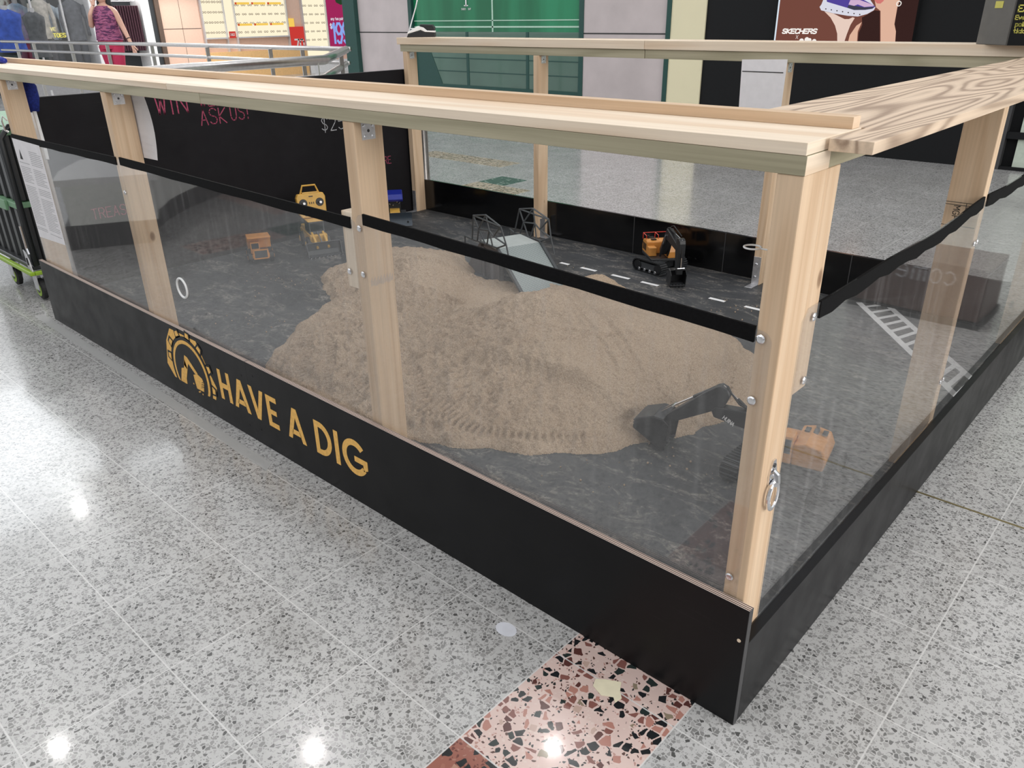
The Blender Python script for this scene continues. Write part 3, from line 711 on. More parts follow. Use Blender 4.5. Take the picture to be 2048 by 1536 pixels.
# ================================================================== CHALKBOARD SIDE
cb = empty('chalkboard', (-4.14, 1.45, 0), 'long black chalkboard wall with pink chalk writing, closing the left side of the pen', 'chalkboard')
mb = MB().box(-4.16, -4.122, .24, 2.80, 0, 1.045, M_chalk); part(mb, 'board', cb, bev=.001)
mb = MB().box(-4.16, -4.10, .19, .24, 0, 1.03, M_greypaint).box(-4.10, -4.094, .19, .24, 0.0, 1.03, M_steel); part(mb, 'end_frame', cb, bev=.002)
Fc = lambda a, b, d: (-4.1218+d, a, b)
for txt, a0, b0, h_, wd_, gp, m_, sw_ in (('WIN', .87, .905, .105, .55, .22, M_pink_chalk, .07), ('E', .775, .905, .10, .4, .2, M_pink_chalk, .07), ('WEEK', 1.13, .925, .075, .5, .2, M_pink_chalk, .07),
        ('ASK', 1.12, .825, .085, .5, .2, M_pink_chalk, .07), ('US!', 1.315, .835, .085, .42, .2, M_pink_chalk, .07), ('RE', 2.455, .42, .05, .5, .2, M_pink_chalk, .09),
        ('TREASURE', .40, .40, .055, .5, .2, M_pink_chalk, .08), ('$25', 1.955, .70, .09, .5, .25, M_white_chalk, .055)):
    mb = MB(); write(mb, txt, a0, b0, h_, Fc, m_, wid=wd_, gap=gp, sw=sw_, t=.0006, jit=.02)
    part(mb, 'chalk_writing', cb)

# ================================================================== SAND
outline = [(-3.25, 1.22), (-2.97, 1.06), (-2.87, 1.0), (-2.62, .62), (-2.50, .47), (-2.40, .33), (-2.03, .22), (-1.65, .22), (-1.47, .30), (-1.27, .37), (-1.17, .42), (-1.0, .53), (-.93, .63), (-.83, .72), (-.78, .83), (-.72, .90), (-.68, 1.08), (-.62, 1.24), (-.63, 1.42), (-.80, 1.74), (-.94, 1.87), (-1.15, 1.97), (-1.46, 2.04), (-1.70, 2.12), (-1.88, 2.20), (-2.04, 2.15), (-2.05, 1.98), (-2.2, 1.9), (-2.5, 1.78), (-2.93, 2.08), (-3.26, 1.96), (-3.41, 1.76), (-3.38, 1.47)]
def lattice(n, seed):
    return np.random.default_rng(seed).random((n, n))
def vnoise(x, y, f, seed):
    n = 256; Lt = lattice(n, seed); xf, yf = x*f+100, y*f+100
    xi, yi = np.floor(xf).astype(int), np.floor(yf).astype(int); u, v = xf-xi, yf-yi
    u = u*u*(3-2*u); v = v*v*(3-2*v)
    a, b, c, d = Lt[xi % n, yi % n], Lt[(xi+1) % n, yi % n], Lt[xi % n, (yi+1) % n], Lt[(xi+1) % n, (yi+1) % n]
    return (a*(1-u)+b*u)*(1-v)+(c*(1-u)+d*u)*v-.5
def fbm(x, y, f, seed, o=4, g=.5):
    r = 0; a = 1
    for k in range(o): r = r+a*vnoise(x, y, f*2**k, seed+k); a *= g
    return r
def build_sand():
    st = .0047; X0, X1, Y0, Y1 = -3.5, -.55, .15, 2.27
    xs = np.arange(X0, X1, st); ys = np.arange(Y0, Y1, st); gx, gy = np.meshgrid(xs, ys)
    P = np.array(outline); sd = np.full(gx.shape, 9.); inside = np.zeros(gx.shape, bool)
    for i in range(len(P)):
        a, b = P[i], P[(i+1) % len(P)]; d = b-a
        t = np.clip(((gx-a[0])*d[0]+(gy-a[1])*d[1])/(d@d), 0, 1)
        sd = np.minimum(sd, np.hypot(gx-a[0]-t*d[0], gy-a[1]-t*d[1]))
        c = ((a[1] > gy) != (b[1] > gy)) & (gx < (b[0]-a[0])*(gy-a[1])/(b[1]-a[1]+1e-12)+a[0]); inside ^= c
    sd = np.where(inside, sd, -sd)
    sd = sd+.05*fbm(gx, gy, 7, 3, 4)
    sm = lambda t: np.clip(t, 0, 1)**2*(3-2*np.clip(t, 0, 1))
    h = .022*sm(sd/.05)+.02*sm(sd/.25)
    def g(x, y, H, sx, sy, rot=0):
        c, s = math.cos(rot), math.sin(rot); dx, dy = gx-x, gy-y; u, v = dx*c+dy*s, -dx*s+dy*c
        return H*np.exp(-.5*((u/sx)**2+(v/sy)**2))
    mnd = g(-1.66, 1.26, .125, .18, .17)+g(-1.28, 1.30, .135, .30, .24)+g(-1.0, 1.45, .07, .2, .25)
    mnd += g(-1.35, .88, .085, .30, .16, .2)+g(-1.78, 1.88, .09, .13, .10)+g(-1.55, 1.75, .05, .2, .15)
    mnd += g(-2.85, 1.55, .08, .32, .25)+g(-2.66, 1.50, .075, .14, .12)-g(-2.30, 1.62, .07, .13, .14)+g(-2.05, .62, .045, .35, .2)+g(-1.95, 1.05, .05, .25, .2)
    mnd -= g(-2.12, 1.36, .045, .13, .14)+g(-1.33, 1.72, .035, .09, .07)
    h = h+mnd*sm(sd/.17)
    # front scarp along the ridge
    ridge = .80+.08*np.sin((gx+1.4)*2.2)
    h += .042*sm((gy-ridge)/.05+.5)*sm(sd/.3)*np.exp(-.5*((gx+1.3)/.4)**2)*np.exp(-np.clip(gy-ridge, 0, 9)/.25)
    # grouser tracks
    def track(p, q, wd=.05, dep=.013, pitch=.027, bend=0.):
        p = np.array(p); q = np.array(q); d = q-p; Ln = np.hypot(*d); d = d/Ln; n = np.array([-d[1], d[0]])
        s = (gx-p[0])*d[0]+(gy-p[1])*d[1]; l = (gx-p[0])*n[0]+(gy-p[1])*n[1]-bend*np.sin(PI*np.clip(s/Ln, 0, 1))
        m = sm((wd/2-abs(l))/.008)*sm(s/.03)*sm((Ln-s)/.03)
        TM[0] = np.maximum(TM[0], m); return m*(np.sin(2*PI*(s+l*.15)/pitch)*dep*.55-dep*.4)
    T = 0; TM = [np.zeros(gx.shape)]
    for a, b, bd in (((-2.45, 1.10), (-2.15, 1.45), .03), ((-2.62, 1.2), (-2.3, 1.0), .02), ((-2.2, .98), (-1.9, .70), .04), ((-2.35, .62), (-1.95, .35), .03),
                     ((-2.2, .80), (-2.42, .45), .0), ((-1.55, .42), (-1.02, .60), -.03), ((-1.9, .42), (-1.5, .34), .02), ((-.86, 1.60), (-.70, 1.22), 0), ((-3.0, 1.3), (-2.75, 1.75), .05),
                     ((-2.30, .52), (-2.08, .30), .0), ((-1.50, .52), (-1.15, .50), -.02), ((-2.1, 1.25), (-1.95, .85), .02), ((-2.75, 1.35), (-2.45, 1.75), -.02), ((-1.75, .62), (-1.45, .40), .02), ((-2.42, .70), (-2.15, .85), 0), ((-1.2, .46), (-.92, .70), .01)):
        T = T+track(a, b, bend=bd)
    # lumps and raked texture
    lump = np.clip(fbm(gx, gy, 16, 21, 3)+.05, 0, 1)
    zone = sm(.5+fbm(gx, gy, 1.8, 40, 2)*2)
    h += (.016*fbm(gx, gy, 9, 7, 4, .5)+.040*lump*zone+(.008+.016*zone)*fbm(gx, gy, 40, 9, 3, .6))*sm(sd/.05)*(1-.8*TM[0])
    h = h+T*sm(sd/.04)
    for a, b in (((-1.55, 1.35), (-1.0, .98)), ((-1.50, 1.40), (-.95, 1.05)), ((-1.62, 1.02), (-1.25, 1.12)), ((-1.38, .92), (-1.12, 1.22))):   # scraped lines
        a = np.array(a); b = np.array(b); d = b-a; t = np.clip(((gx-a[0])*d[0]+(gy-a[1])*d[1])/(d@d), 0, 1)
        dd = np.hypot(gx-a[0]-t*d[0], gy-a[1]-t*d[1]); h = h-.006*np.exp(-(dd/.009)**2)+.004*np.exp(-((dd-.018)/.008)**2)
    h = np.maximum(h, .016*sm(sd/.05)+.004*sm(sd/.02)+.004*fbm(gx, gy, 30, 77, 2)*sm(sd/.05))
    h = np.where(sd > 0, h, -1)
    ny, nx = h.shape; idx = -np.ones(h.shape, int); keep = h > .0012
    cell = keep[:-1, :-1] & keep[1:, :-1] & keep[:-1, 1:] & keep[1:, 1:]
    use = np.zeros(h.shape, bool)
    for a in (0, 1):
        for b in (0, 1): use[a:ny-1+a, b:nx-1+b] |= cell
    idx[use] = np.arange(use.sum())
    vs = np.stack([gx[use], gy[use], .0445+h[use]], 1)
    J, I = np.nonzero(cell)
    fs = np.stack([idx[J, I], idx[J, I+1], idx[J+1, I+1], idx[J+1, I]], 1)
    # skirt: push the rim down to the board
    cnt = np.zeros(use.sum(), int); np.add.at(cnt, fs.ravel(), 1); vs[cnt < 4, 2] = .0455
    me = bpy.data.meshes.new('sand'); me.vertices.add(len(vs)); me.vertices.foreach_set('co', vs.ravel())
    me.loops.add(len(fs)*4); me.loops.foreach_set('vertex_index', fs.ravel()); me.polygons.add(len(fs))
    me.polygons.foreach_set('loop_start', np.arange(0, len(fs)*4, 4)); me.update(calc_edges=True)
    me.polygons.foreach_set('use_smooth', [True]*len(fs)); me.materials.append(M_sand)
    o = bpy.data.objects.new('sand', me); COL.objects.link(o)
    tag(o, 'heaped beige play sand with tread marks spread over the black base board', 'sand', kind='stuff')
build_sand()
mb = MB()
for k in range(150):
    a = rng.random()*2*PI
    px, py = random.choice([(-.85, .55), (-.62, .80), (-2.3, 2.25), (-3.3, 1.0), (-1.2, 2.2), (-.9, 1.95), (-2.9, .6)])
    x, y, r = px+rng.normal()*.13, py+rng.normal()*.10, rng.random()*.003+.0012
    mb.ball((x, y, .0450+r*.7), r, M_sand, n=6)
tag(mb.obj('spilled_sand'), 'loose grains and crumbs of sand scattered off the heap onto the black board', 'sand', kind='stuff')
rp = MB().ball((-1.41, .93, .215), .014, M_ink, (1.2, 1, .7), 10)

# dashed road tape
for k, (a, b) in enumerate(((-2.375, -2.31), (-2.22, -2.11), (-2.0, -1.88), (-1.80, -1.69), (-1.38, -1.29), (-1.18, -1.09))):
    o = MB().box(a, b, 2.318, 2.342, .0451, .0456, M_white).obj('road_dash')
    tag(o, ['small white tape dash beside the foot of the bridge ramp', 'white tape dash between bridge ramp and parked excavator, nearer the ramp', 'white tape dash in front of the parked excavator tracks', 'white tape dash just left of the lowered excavator bucket', 'white tape dash right of the lowered bucket on the black base', 'white tape dash half hidden behind the corner post'][k], 'tape', 'dashed road line of white tape')
mb = MB()
ribbon_pts = [((-.76, 2.74), (-.07, 1.90)), ((-.66, 2.82), (-.04, 2.07))]
for a, b in ribbon_pts: ribbon(mb, [a, b], .03, lambda x, y, d: (x, y, .0452+d), .0005, M_white)
for k in range(13):
    t = k/13+.03; a = Vector(ribbon_pts[0][0]).lerp(Vector(ribbon_pts[0][1]), t+.02); b = Vector(ribbon_pts[1][0]).lerp(Vector(ribbon_pts[1][1]), t-.02)
    ribbon(mb, [tuple(a), tuple(b)], .022, lambda x, y, d: (x, y, .0453+d), .0005, M_white)
tag(mb.obj('road_ladder_marking'), 'white tape ladder shaped road marking on the black base near the right side panel', 'tape')

# ================================================================== TOYS
def excavator(loc, rz, label, J, bodycol, armcol, tl=.23, gauge=.17, tw=.05, body_rz=0., loc_z=.0455, lettering=False, rails=False):
    r = empty('toy_excavator', (loc[0], loc[1], loc_z), label, 'toy excavator', rz=0)
    XT = X = Matrix.Translation((loc[0], loc[1], loc_z)) @ Matrix.Rotation(rz, 4, 'Z'); XU = X @ Matrix.Rotation(body_rz, 4, 'Z')
    def P(mb, name, parent=r, x=X, **k):
        mb.v = [tuple(x @ Vector(p)) for p in mb.v]; return part(mb, name, parent, **k)
    for s in (-1, 1):                                   # tracks: a stadium loop with grouser pads
        y0 = s*gauge/2
        mb = MB(); hr = .034; n = 44; loop = []
        per = 2*(tl-2*hr)+2*PI*hr
        def at(t):
            t = t % per; st = tl-2*hr
            if t < st: return (-st/2+t, 2*hr), (1, 0)
            t -= st
            if t < PI*hr: a = PI/2-t/hr; return (st/2+hr*math.cos(a), hr+hr*math.sin(a)), (math.sin(a), -math.cos(a))
            t -= PI*hr
            if t < st: return (st/2-t, 0), (-1, 0)
            t -= st; a = -PI/2-t/hr; return (-st/2+hr*math.cos(a), hr+hr*math.sin(a)), (math.sin(a), -math.cos(a))
        for k in range(n):
            (px, pz), (tx, tz) = at(per*k/n); nx, nz = -tz, tx
            R = Matrix(((tx, 0, nx), (0, 1, 0), (tz, 0, nz)))
            mb.obox((px-nx*.002, y0, pz-nz*.002+.002), (per/n*.86, tw, .006), R, M_toyblack)
            mb.obox((px+nx*.002, y0, pz+nz*.002+.002), (per/n*.22, tw, .005), R, M_toygrey)
        tr = P(mb, 'track', x=XU)
        mb = MB()
        mb.box(-tl/2+.03, tl/2-.03, y0-tw*.32, y0+tw*.32, .016, .052, M_toygrey)
        for q in (-1, 1): mb.lathe((q*(tl/2-hr), y0-tw*.42, hr+.002), [(.026, 0), (.026, tw*.84)], M_toyblack, 18, (0, 1, 0))
        for q in range(4): mb.lathe((-.06+q*.04, y0-tw*.44, .013), [(.009, 0), (.009, tw*.88)], M_chrome, 10, (0, 1, 0))
        P(mb, 'track_frame', tr, x=XU, bev=.001, segs=1)
    P(MB().box(-.05, .05, -gauge/2+tw/2, gauge/2-tw/2, .02, .055, M_toyblack).lathe((0, 0, .055), [(.048, 0), (.048, .014)], M_toygrey, 24), 'undercarriage', x=XU)
    mb = MB().box(-.12, .075, -.075, .075, .069, .084, M_toyblack)
    body = P(mb, 'slew_platform', x=XT, bev=.003)
    mb = MB().prism([(-.125, .084), (-.03, .084), (-.03, .155), (-.065, .165), (-.115, .155), (-.13, .12)], -.073, .073, 'xz', bodycol)
    mb.box(-.03, .02, -.073, -.028, .084, .135, bodycol)
    hd = P(mb, 'engine_cover', body, x=XT, bev=.005)
    mb = MB()
    for k in range(4): mb.box(-.110+k*.018, -.100+k*.018, -.0745, -.0728, .10, .14, M_toyblack)
    P(mb, 'vent', body, x=XT)
    mb = MB()
    for k in range(3): mb.box(-.11+k*.026, -.095+k*.026, -.045, -.015, .162, .1665, M_toyblack)
    P(mb, 'vent', body, x=XT)
    P(MB().lathe((-.075, -.055, .16), [(.006, 0), (.006, .022)], M_toyblack, 10), 'exhaust_pipe', body, x=XT)
    mb = MB().prism([(-.03, .084), (.072, .084), (.078, .12), (.060, .175), (-.03, .178)], .022, .073, 'xz', bodycol)
    cabn = P(mb, 'cab', body, x=XT, bev=.004)
    mb = MB().prism([(.0, .11), (.066, .112), (.052, .168), (.0, .17)], .0715, .0745, 'xz', M_glassdk).box(-.024, -.006, .0715, .0745, .12, .168, M_glassdk)
    mb.add([(.0765, .026, .12), (.0765, .069, .12), (.062, .069, .170), (.062, .026, .170)], [(0, 1, 2, 3)], M_glassdk)
    P(mb, 'cab_window', cabn, x=XT)
    if rails:
        mb = MB()
        for y in (-.07, .0, .07): mb.tube([(-.06, y, .15), (-.06, y, .185), (-.13, y, .185), (-.13, y, .15)], .002, M_red, 6)
        mb.tube([(-.13, -.07, .185), (-.13, .07, .185)], .002, M_red, 6)
        P(mb, 'guard_rail', body, x=XT)
    # arm: J gives joints in the local x-z plane
    def limb(a, b, w0, w1, y, m, name, par, extra=None, k=.012):
        a, b = Vector(a), Vector(b); d = (b-a).normalized(); n = Vector((-d.y, d.x))
        pts = [a+n*w0-d*k, a-n*w0*.9-d*k]
        if extra: pts += [Vector(extra)-n*w0*1.0]
        pts += [b-n*w1+d*k, b+n*w1+d*k]
        if extra: pts += [Vector(extra)+n*w0*1.25]
        return P(MB().prism([tuple(p) for p in pts], -y, y, 'xz', m), name, par, bev=.003)
    foot, knee, tip, se, bt, bb = J['foot'], J['knee'], J['tip'], J['stick_end'], J['bucket_tip'], J['bucket_back']
    kf = Vector(knee)
    pts = []
    f, t = Vector(foot), Vector(tip)
    mb = MB().prism([(f.x-.008, f.y-.016), (f.x+.016, f.y-.014), (kf.x+.006, kf.y-.030), (t.x+.004, t.y-.018), (t.x+.015, t.y+.006), (t.x, t.y+.020), (kf.x, kf.y+.030), (f.x-.012, f.y+.014)], -.018, .018, 'xz', armcol)
    bm = P(mb, 'boom', body, bev=.003)
    stt = J['stick_top']; a, b = Vector(stt), Vector(se); d = (b-a).normalized(); n = Vector((-d.y, d.x))
    if n.y < 0: n = -n
    q = [a+n*.036-d*.010, a+n*.032-d*.026, a+n*.014-d*.036, a-n*.010-d*.034, a-n*.034+d*.002, a-n*.032+d*.05, b-n*.016+d*.006, b+n*.014+d*.010, a+n*.034+d*.04]
    stk = P(MB().prism([tuple(p) for p in q], -.017, .017, 'xz', armcol), 'stick', body, bev=.003)
    # bucket
    B = Vector(se); bt, bb = Vector(bt), Vector(bb)
    mid = (bt+bb)/2; out_ = (mid-B).normalized(); c1 = bb+(bb-B)*.0
    ax = (bt-B).normalized(); nb = Vector((-ax.y, ax.x))
    if (bb-B).dot(nb) < 0: nb = -nb
    prof = [B+nb*.010-ax*.008, B+nb*.045-ax*.010, bb, bb+ax*.035+nb*.004, bt+nb*.022-ax*.012, bt, bt-nb*.005-ax*.01]
    wb = J.get('bw', .048)
    mb = MB()
    inner = [p-nb*.004 for p in prof]
    for s in (-1, 1): mb.prism([tuple(p) for p in prof]+[tuple(B-nb*.012+ax*.01)], s*wb-.002, s*wb+.002, 'xz', M_toyblack)
    for p0, p1 in zip(prof[:-1], prof[1:]):
        dd = (p1-p0).normalized(); nn = Vector((-dd.y, dd.x))*.0022
        mb.prism([tuple(p0-nn), tuple(p1-nn), tuple(p1+nn), tuple(p0+nn)], -wb, wb, 'xz', M_toyblack)
    bk = P(mb, 'bucket', body, bev=.0008, segs=1)
    mb = MB()
    for k in range(5):
        y = -wb+.006+k*(2*wb-.012)/4
        mb.prism([tuple(bt-ax*.012-nb*.004), tuple(bt+ax*.014), tuple(bt-ax*.012+nb*.006)], y-.004, y+.004, 'xz', M_toygrey)
    P(mb, 'bucket_teeth', bk)
    mb = MB()
    for k in range(3):
        y = bb+(Vector((0, 0))); mb.prism([tuple(bb+ax*(.004+k*.010)+nb*.003), tuple(bb+ax*(.008+k*.010)+nb*.003), tuple(bb+ax*(.008+k*.010)+nb*.006), tuple(bb+ax*(.004+k*.010)+nb*.006)], -wb, wb, 'xz', M_toygrey)
    P(mb, 'bucket_rib', bk)
    # rams
    def ram(p, q, name='ram', y=0, r1=.006, split=.55, par=body):
        p, q = Vector(p), Vector(q); m_ = p.lerp(q, split)
        o = P(MB().tube([(p.x, y, p.y), (m_.x, y, m_.y)], r1, M_toyblack, 10), name, par)
        P(MB().tube([(m_.x, y, m_.y), (q.x, y, q.y)], r1*.5, M_chrome, 8), 'ram_rod', o)
    lk = B-d*.030+n*.032
    ram(a+n*.032+d*.005, lk, par=stk, split=.5)
    P(MB().tube([(lk.x, -.02, lk.y), (lk.x, .02, lk.y)], .004, M_chrome, 8).prism([tuple(lk+n*.004), tuple(lk-n*.004), tuple(B+nb*.035-ax*.004), tuple(B+nb*.044-ax*.006)], -.018, -.010, 'xz', M_chrome).prism([tuple(lk+n*.004), tuple(lk-n*.004), tuple(B+nb*.035-ax*.004), tuple(B+nb*.044-ax*.006)], .010, .018, 'xz', M_chrome), 'linkage', bk)
    ram(kf+Vector((0, .030)), a+n*.028-d*.028, par=bm, split=.45)
    for s in (-1, 1): ram((f.x+.02, f.y-.022), (kf.x, kf.y-.008), y=s*.022, par=bm, split=.6)
    P(MB().tube([(f.x, .008, f.y+.02), (kf.x-.01, .010, kf.y+.036), (kf.x+.03, .012, kf.y+.05), (a.x-.02, .010, a.y+.04)], .0028, M_rubber, 6).tube([(f.x, -.006, f.y+.02), (kf.x-.01, -.008, kf.y+.030), (kf.x+.03, -.006, kf.y+.038), (a.x-.02, -.006, a.y+.03)], .0028, M_rubber, 6), 'hose', bm, smooth=True)
    if lettering:
        mb = MB(); d2 = (f-kf).normalized(); 
        ang = math.atan2(-d2.y, -d2.x)
        base = Vector(J.get('text_at', (.2, .15)))
        side = J.get('text_side', 1)
        def FT(aa, bb_, dd):
            ca, sa = math.cos(ang), math.sin(ang)
            # text reads from the side facing the visitor
            return (base.x+side*0+(-aa)*ca*1-(-0)*sa-bb_*sa*0-0 if False else base.x-aa*ca*side*1.0+bb_*(-sa), .0182+dd, base.y-aa*sa*side+bb_*ca)
        write(mb, 'HUINA', -.0, .0, J.get('text_h', .012), FT, M_white, wid=.62, gap=.16, sw=.2, t=.0004)
        P(mb, 'brand_lettering', bm)
    return r

# near excavator: body behind the corner post, bucket on the sand (local +x = towards the bucket)
c1 = (-.340, .955)
th1 = math.atan2(.880-.955, -.721+.340)
J1 = dict(foot=(.030, .115), knee=(.130, .168), tip=(.232, .172), stick_top=(.225, .226), stick_end=(.382, .112), bucket_tip=(.387, .002), bucket_back=(.490, .100), bw=.055, text_at=(.206, .158))
excavator(c1, th1, 'toy excavator beside the corner post, its black bucket dug into the sand edge', J1, M_orange, M_toyblack, tl=.32, gauge=.22, tw=.060, body_rz=math.radians(-90)-th1, lettering=True)
# far excavator: bucket lowered on the board beside the dashed line
c2 = (-1.850, 2.590)
th2 = math.atan2(2.364-2.590, -1.590+1.850)
J2 = dict(foot=(.045, .120), knee=(.140, .245), tip=(.325, .215), stick_top=(.335, .235), stick_end=(.340, .085), bucket_tip=(.335, .004), bucket_back=(.275, .050), bw=.042)
excavator(c2, th2, 'toy excavator with red rails near the back kickboard, bucket lowered beside the white dashes', J2, M_orange, M_toyblack, tl=.22, gauge=.17, tw=.052, rails=True, body_rz=.55)

# bridge with two ramps and truss sides
def bridge():
    o = Vector((-2.42, 1.935, 0)); u = Vector((.945, -.325, 0)).normalized(); v = Vector((.325, .945, 0)).normalized()
    r = empty('toy_bridge', (o.x, o.y, .045), 'grey toy ramp bridge with black truss sides half buried behind the sand heap', 'toy bridge')
    X = Matrix(((u.x, v.x, 0, o.x), (u.y, v.y, 0, o.y), (0, 0, 1, .0455), (0, 0, 0, 1)))
    M_deck = plain('pale_grey_deck', (.42, .45, .44), .55); M_rampg, nt, out = mat('grey_mesh_ramp')
    vv = coords(nt, (1, 1, 1)); ch = nd(nt, 'ShaderNodeTexChecker'); ch.inputs['Scale'].default_value = 170; L(nt, vv, ch.inputs[0])
    bsdf(nt, out, mixc(nt, ch.outputs['Fac'], (.30, .34, .335), (.20, .23, .23)), .6)
    M_side = plain('bridge_side_grey', (.10, .095, .10), .6); M_brownp = plain('brown_panel', (.22, .085, .035), .5)
    def P(mb, name, par=r, **k):
        mb.v = [tuple(X @ Vector(p)) for p in mb.v]; return part(mb, name, par, **k)
    h = .205; w = .125; dl = .105
    P(MB().box(-dl, dl, -w, w, h-.012, h, M_deck), 'deck', bev=.001)
    for a_, b_ in ((-dl, -dl+.03), (dl-.03, dl)): P(MB().box(a_, b_, w-.03, w, 0, h-.012, M_side), 'support_leg', bev=.001)
    sup = P(MB().box(-dl, -dl+.03, -w, -w+.03, 0, h-.012, M_side).box(dl-.03, dl, -w, -w+.03, 0, h-.012, M_side)
        .box(-dl+.03, dl-.03, -w+.008, -w+.014, 0, .13, M_side).box(-dl, dl, -w, -w+.012, h-.035, h-.012, M_side), 'support_tower', bev=.001)
    P(MB().box(-dl+.03, dl-.03, -w+.02, -w+.026, .13, h-.035, M_brownp), 'inner_panel', sup)
    rl = .31
    rp = P(MB().prism([(dl, h), (dl, h-.012), (dl+rl, 0), (dl+rl, .006)], -w, w, 'xz', M_rampg), 'ramp')
    P(MB().prism([(dl, h+.010), (dl, h-.02), (dl+rl, -.0), (dl+rl, .014)], -w-.016, -w, 'xz', M_toygrey).prism([(dl, h+.010), (dl, h-.02), (dl+rl, 0), (dl+rl, .014)], w, w+.016, 'xz', M_toygrey), 'ramp_kerb', rp)
    rp = P(MB().prism([(-dl, h), (-dl, h-.012), (-dl-.20, 0), (-dl-.20, .006)], -w, w, 'xz', M_rampg).prism([(-dl, h), (-dl, 0), (-dl-.20, 0)], -w-.002, -w+.004, 'xz', M_side), 'ramp')
    T = M_toygrey
    for s in (-1, 1):
        y = s*(w+.012); yo = s*(w+.030)
        mb = MB(); R_ = .0046
        q = lambda a, b, f=0: (a, y+s*f, b)
        A, B, C, D, E = q(-.15, .337, .01), q(.005, .370, .01), q(.175, .343, .01), q(.215, .253), q(.25, .172)
        Lf, L2, b1, br = q(-.27, .195, .01), q(-.275, .10, .01), q(-.195, .190), q(.112, .212)
        m1, m2, m3 = q(-.095, .272, .006), q(.032, .292, .006), q(.085, .270, .006)
        for a, b in ((A, B), (B, C), (C, D), (D, E), (Lf, b1), (b1, br), (A, b1), (A, m1), (m1, m2), (m2, m3), (m3, D), (B, m1), (B, m2), (m2, q(.06, .205)), (m1, q(-.03, .20)), (C, m3), (A, C), (br, D), (Lf, L2), (m1, q(-.13, .195)), (m2, q(-.01, .20))):
            mb.tube([a, b], R_, T, 6)
        P(mb, 'truss_side')
bridge()

# loader with the remote control standing on its roof
def loader():
    o = Vector((-3.76, 1.575, 0)); a = math.atan2(-.36, .93)
    r = empty('toy_wheel_loader', (o.x, o.y, .045), 'dusty grey and yellow toy wheel loader facing forward, bucket lowered, under the remote control', 'toy loader')
    X = Matrix.Translation((o.x, o.y, .0455)) @ Matrix.Rotation(a, 4, 'Z')
    def P(mb, name, par=r, **k):
        mb.v = [tuple(X @ Vector(p)) for p in mb.v]; return part(mb, name, par, **k)
    b = P(MB().box(-.22, .06, -.055, .055, .045, .105, M_yellow).prism([(-.22, .105), (-.10, .105), (-.10, .135), (-.21, .125)], -.05, .05, 'xz', M_yellow), 'chassis', bev=.004)
    c = P(MB().prism([(-.10, .105), (.03, .105), (.02, .185), (-.10, .185)], -.048, .048, 'xz', M_toygrey).box(-.11, .035, -.055, .055, .183, .190, M_yellow), 'cab', bev=.003)
    P(MB().box(.022, .028, -.04, .04, .12, .175, M_glassdk).box(-.09, .01, -.0495, -.0475, .12, .175, M_glassdk), 'cab_window', c)
    for x in (-.155, .02):
        for s in (-1, 1):
            w = P(MB().lathe((x, s*.06-.018, .045), [(.036, 0), (.045, .006), (.045, .030), (.036, .036)], M_toyblack, 20, (0, 1, 0)), 'wheel')
            P(MB().lathe((x, s*.06+s*.0185, .045), [(.02, 0), (.016, .002)], M_yellow, 14, (0, s, 0)), 'wheel_hub', w)
    for s in (-1, 1): P(MB().tube([(.0, s*.035, .125), (.09, s*.035, .085), (.15, s*.035, .045)], .008, M_yellow, 8), 'lift_arm')
    P(MB().tube([(.02, 0, .12), (.13, 0, .07)], .006, M_chrome, 8), 'ram')
    mb = MB()
    pr = [(.205, .004), (.15, .004), (.135, .03), (.145, .075), (.165, .085)]
    for p, q in zip(pr[:-1], pr[1:]):
        d = Vector((q[0]-p[0], q[1]-p[1])).normalized(); n = Vector((-d.y, d.x))*.002
        mb.prism([(p[0]-n.x, p[1]-n.y), (q[0]-n.x, q[1]-n.y), (q[0]+n.x, q[1]+n.y), (p[0]+n.x, p[1]+n.y)], -.105, .105, 'xz', M_toygrey)
    for s in (-1, 1): mb.prism(pr, s*.105-.0015, s*.105+.0015, 'xz', M_toygrey)
    bk = P(mb, 'bucket')
    mb = MB()
    for k in range(9): mb.box(.200, .222, -.10+k*.0245, -.093+k*.0245, .002, .008, M_chrome)
    P(mb, 'bucket_teeth', bk)
loader()
def remote():
    r = empty('remote_control', (-3.83, 1.60, .24), 'yellow two stick remote control with a carry handle standing on the toy loader', 'remote control')
    X = Matrix.Translation((-3.815, 1.600, .2375)) @ Matrix.Rotation(math.atan2(-.36, .93)+.0, 4, 'Z') @ Matrix.Rotation(math.radians(-8), 4, 'Y')
    def P(mb, name, par=r, **k):
        mb.v = [tuple(X @ Vector(p)) for p in mb.v]; return part(mb, name, par, **k)
    b = P(MB().prism([(-.070, .0), (.070, .0), (.088, .03), (.092, .125), (.080, .150), (-.080, .150), (-.092, .125), (-.088, .03)], -.022, .022, 'yz', M_yellow), 'body', bev=.006)
    P(MB().box(.022, .0235, -.05, .05, .012, .045, M_toygrey).box(.0235, .0242, -.028, .028, .014, .043, M_paper), 'label_plate', b)
    mb = MB().tube([(0, -.058, .148), (0, -.040, .198), (0, .040, .198), (0, .058, .148)], .006, M_yellow, 8); P(mb, 'handle', b)
    for s in (-1, 1):
        st = P(MB().lathe((.022, s*.052, .092), [(.026, 0), (.024, .003), (.019, .003)], M_toyblack, 24, (1, 0, 0)), 'stick_well', b)
        P(MB().lathe((.022, s*.052, .092), [(.006, 0), (.004, .02), (.008, .022), (.008, .030)], M_zinc, 12, (1, 0, 0)), 'control_stick', st)
    mb = MB()
    for k in (-1, 0, 1): mb.box(.0215, .026, k*.013-.002, k*.013+.002, .085, .097, M_toyblack)
    mb.box(.0215, .0235, -.013, .013, .128, .134, M_toyblack).box(-.022, .02, -.05, .05, .150, .158, M_yellow)
    P(mb, 'switch', b)
remote()
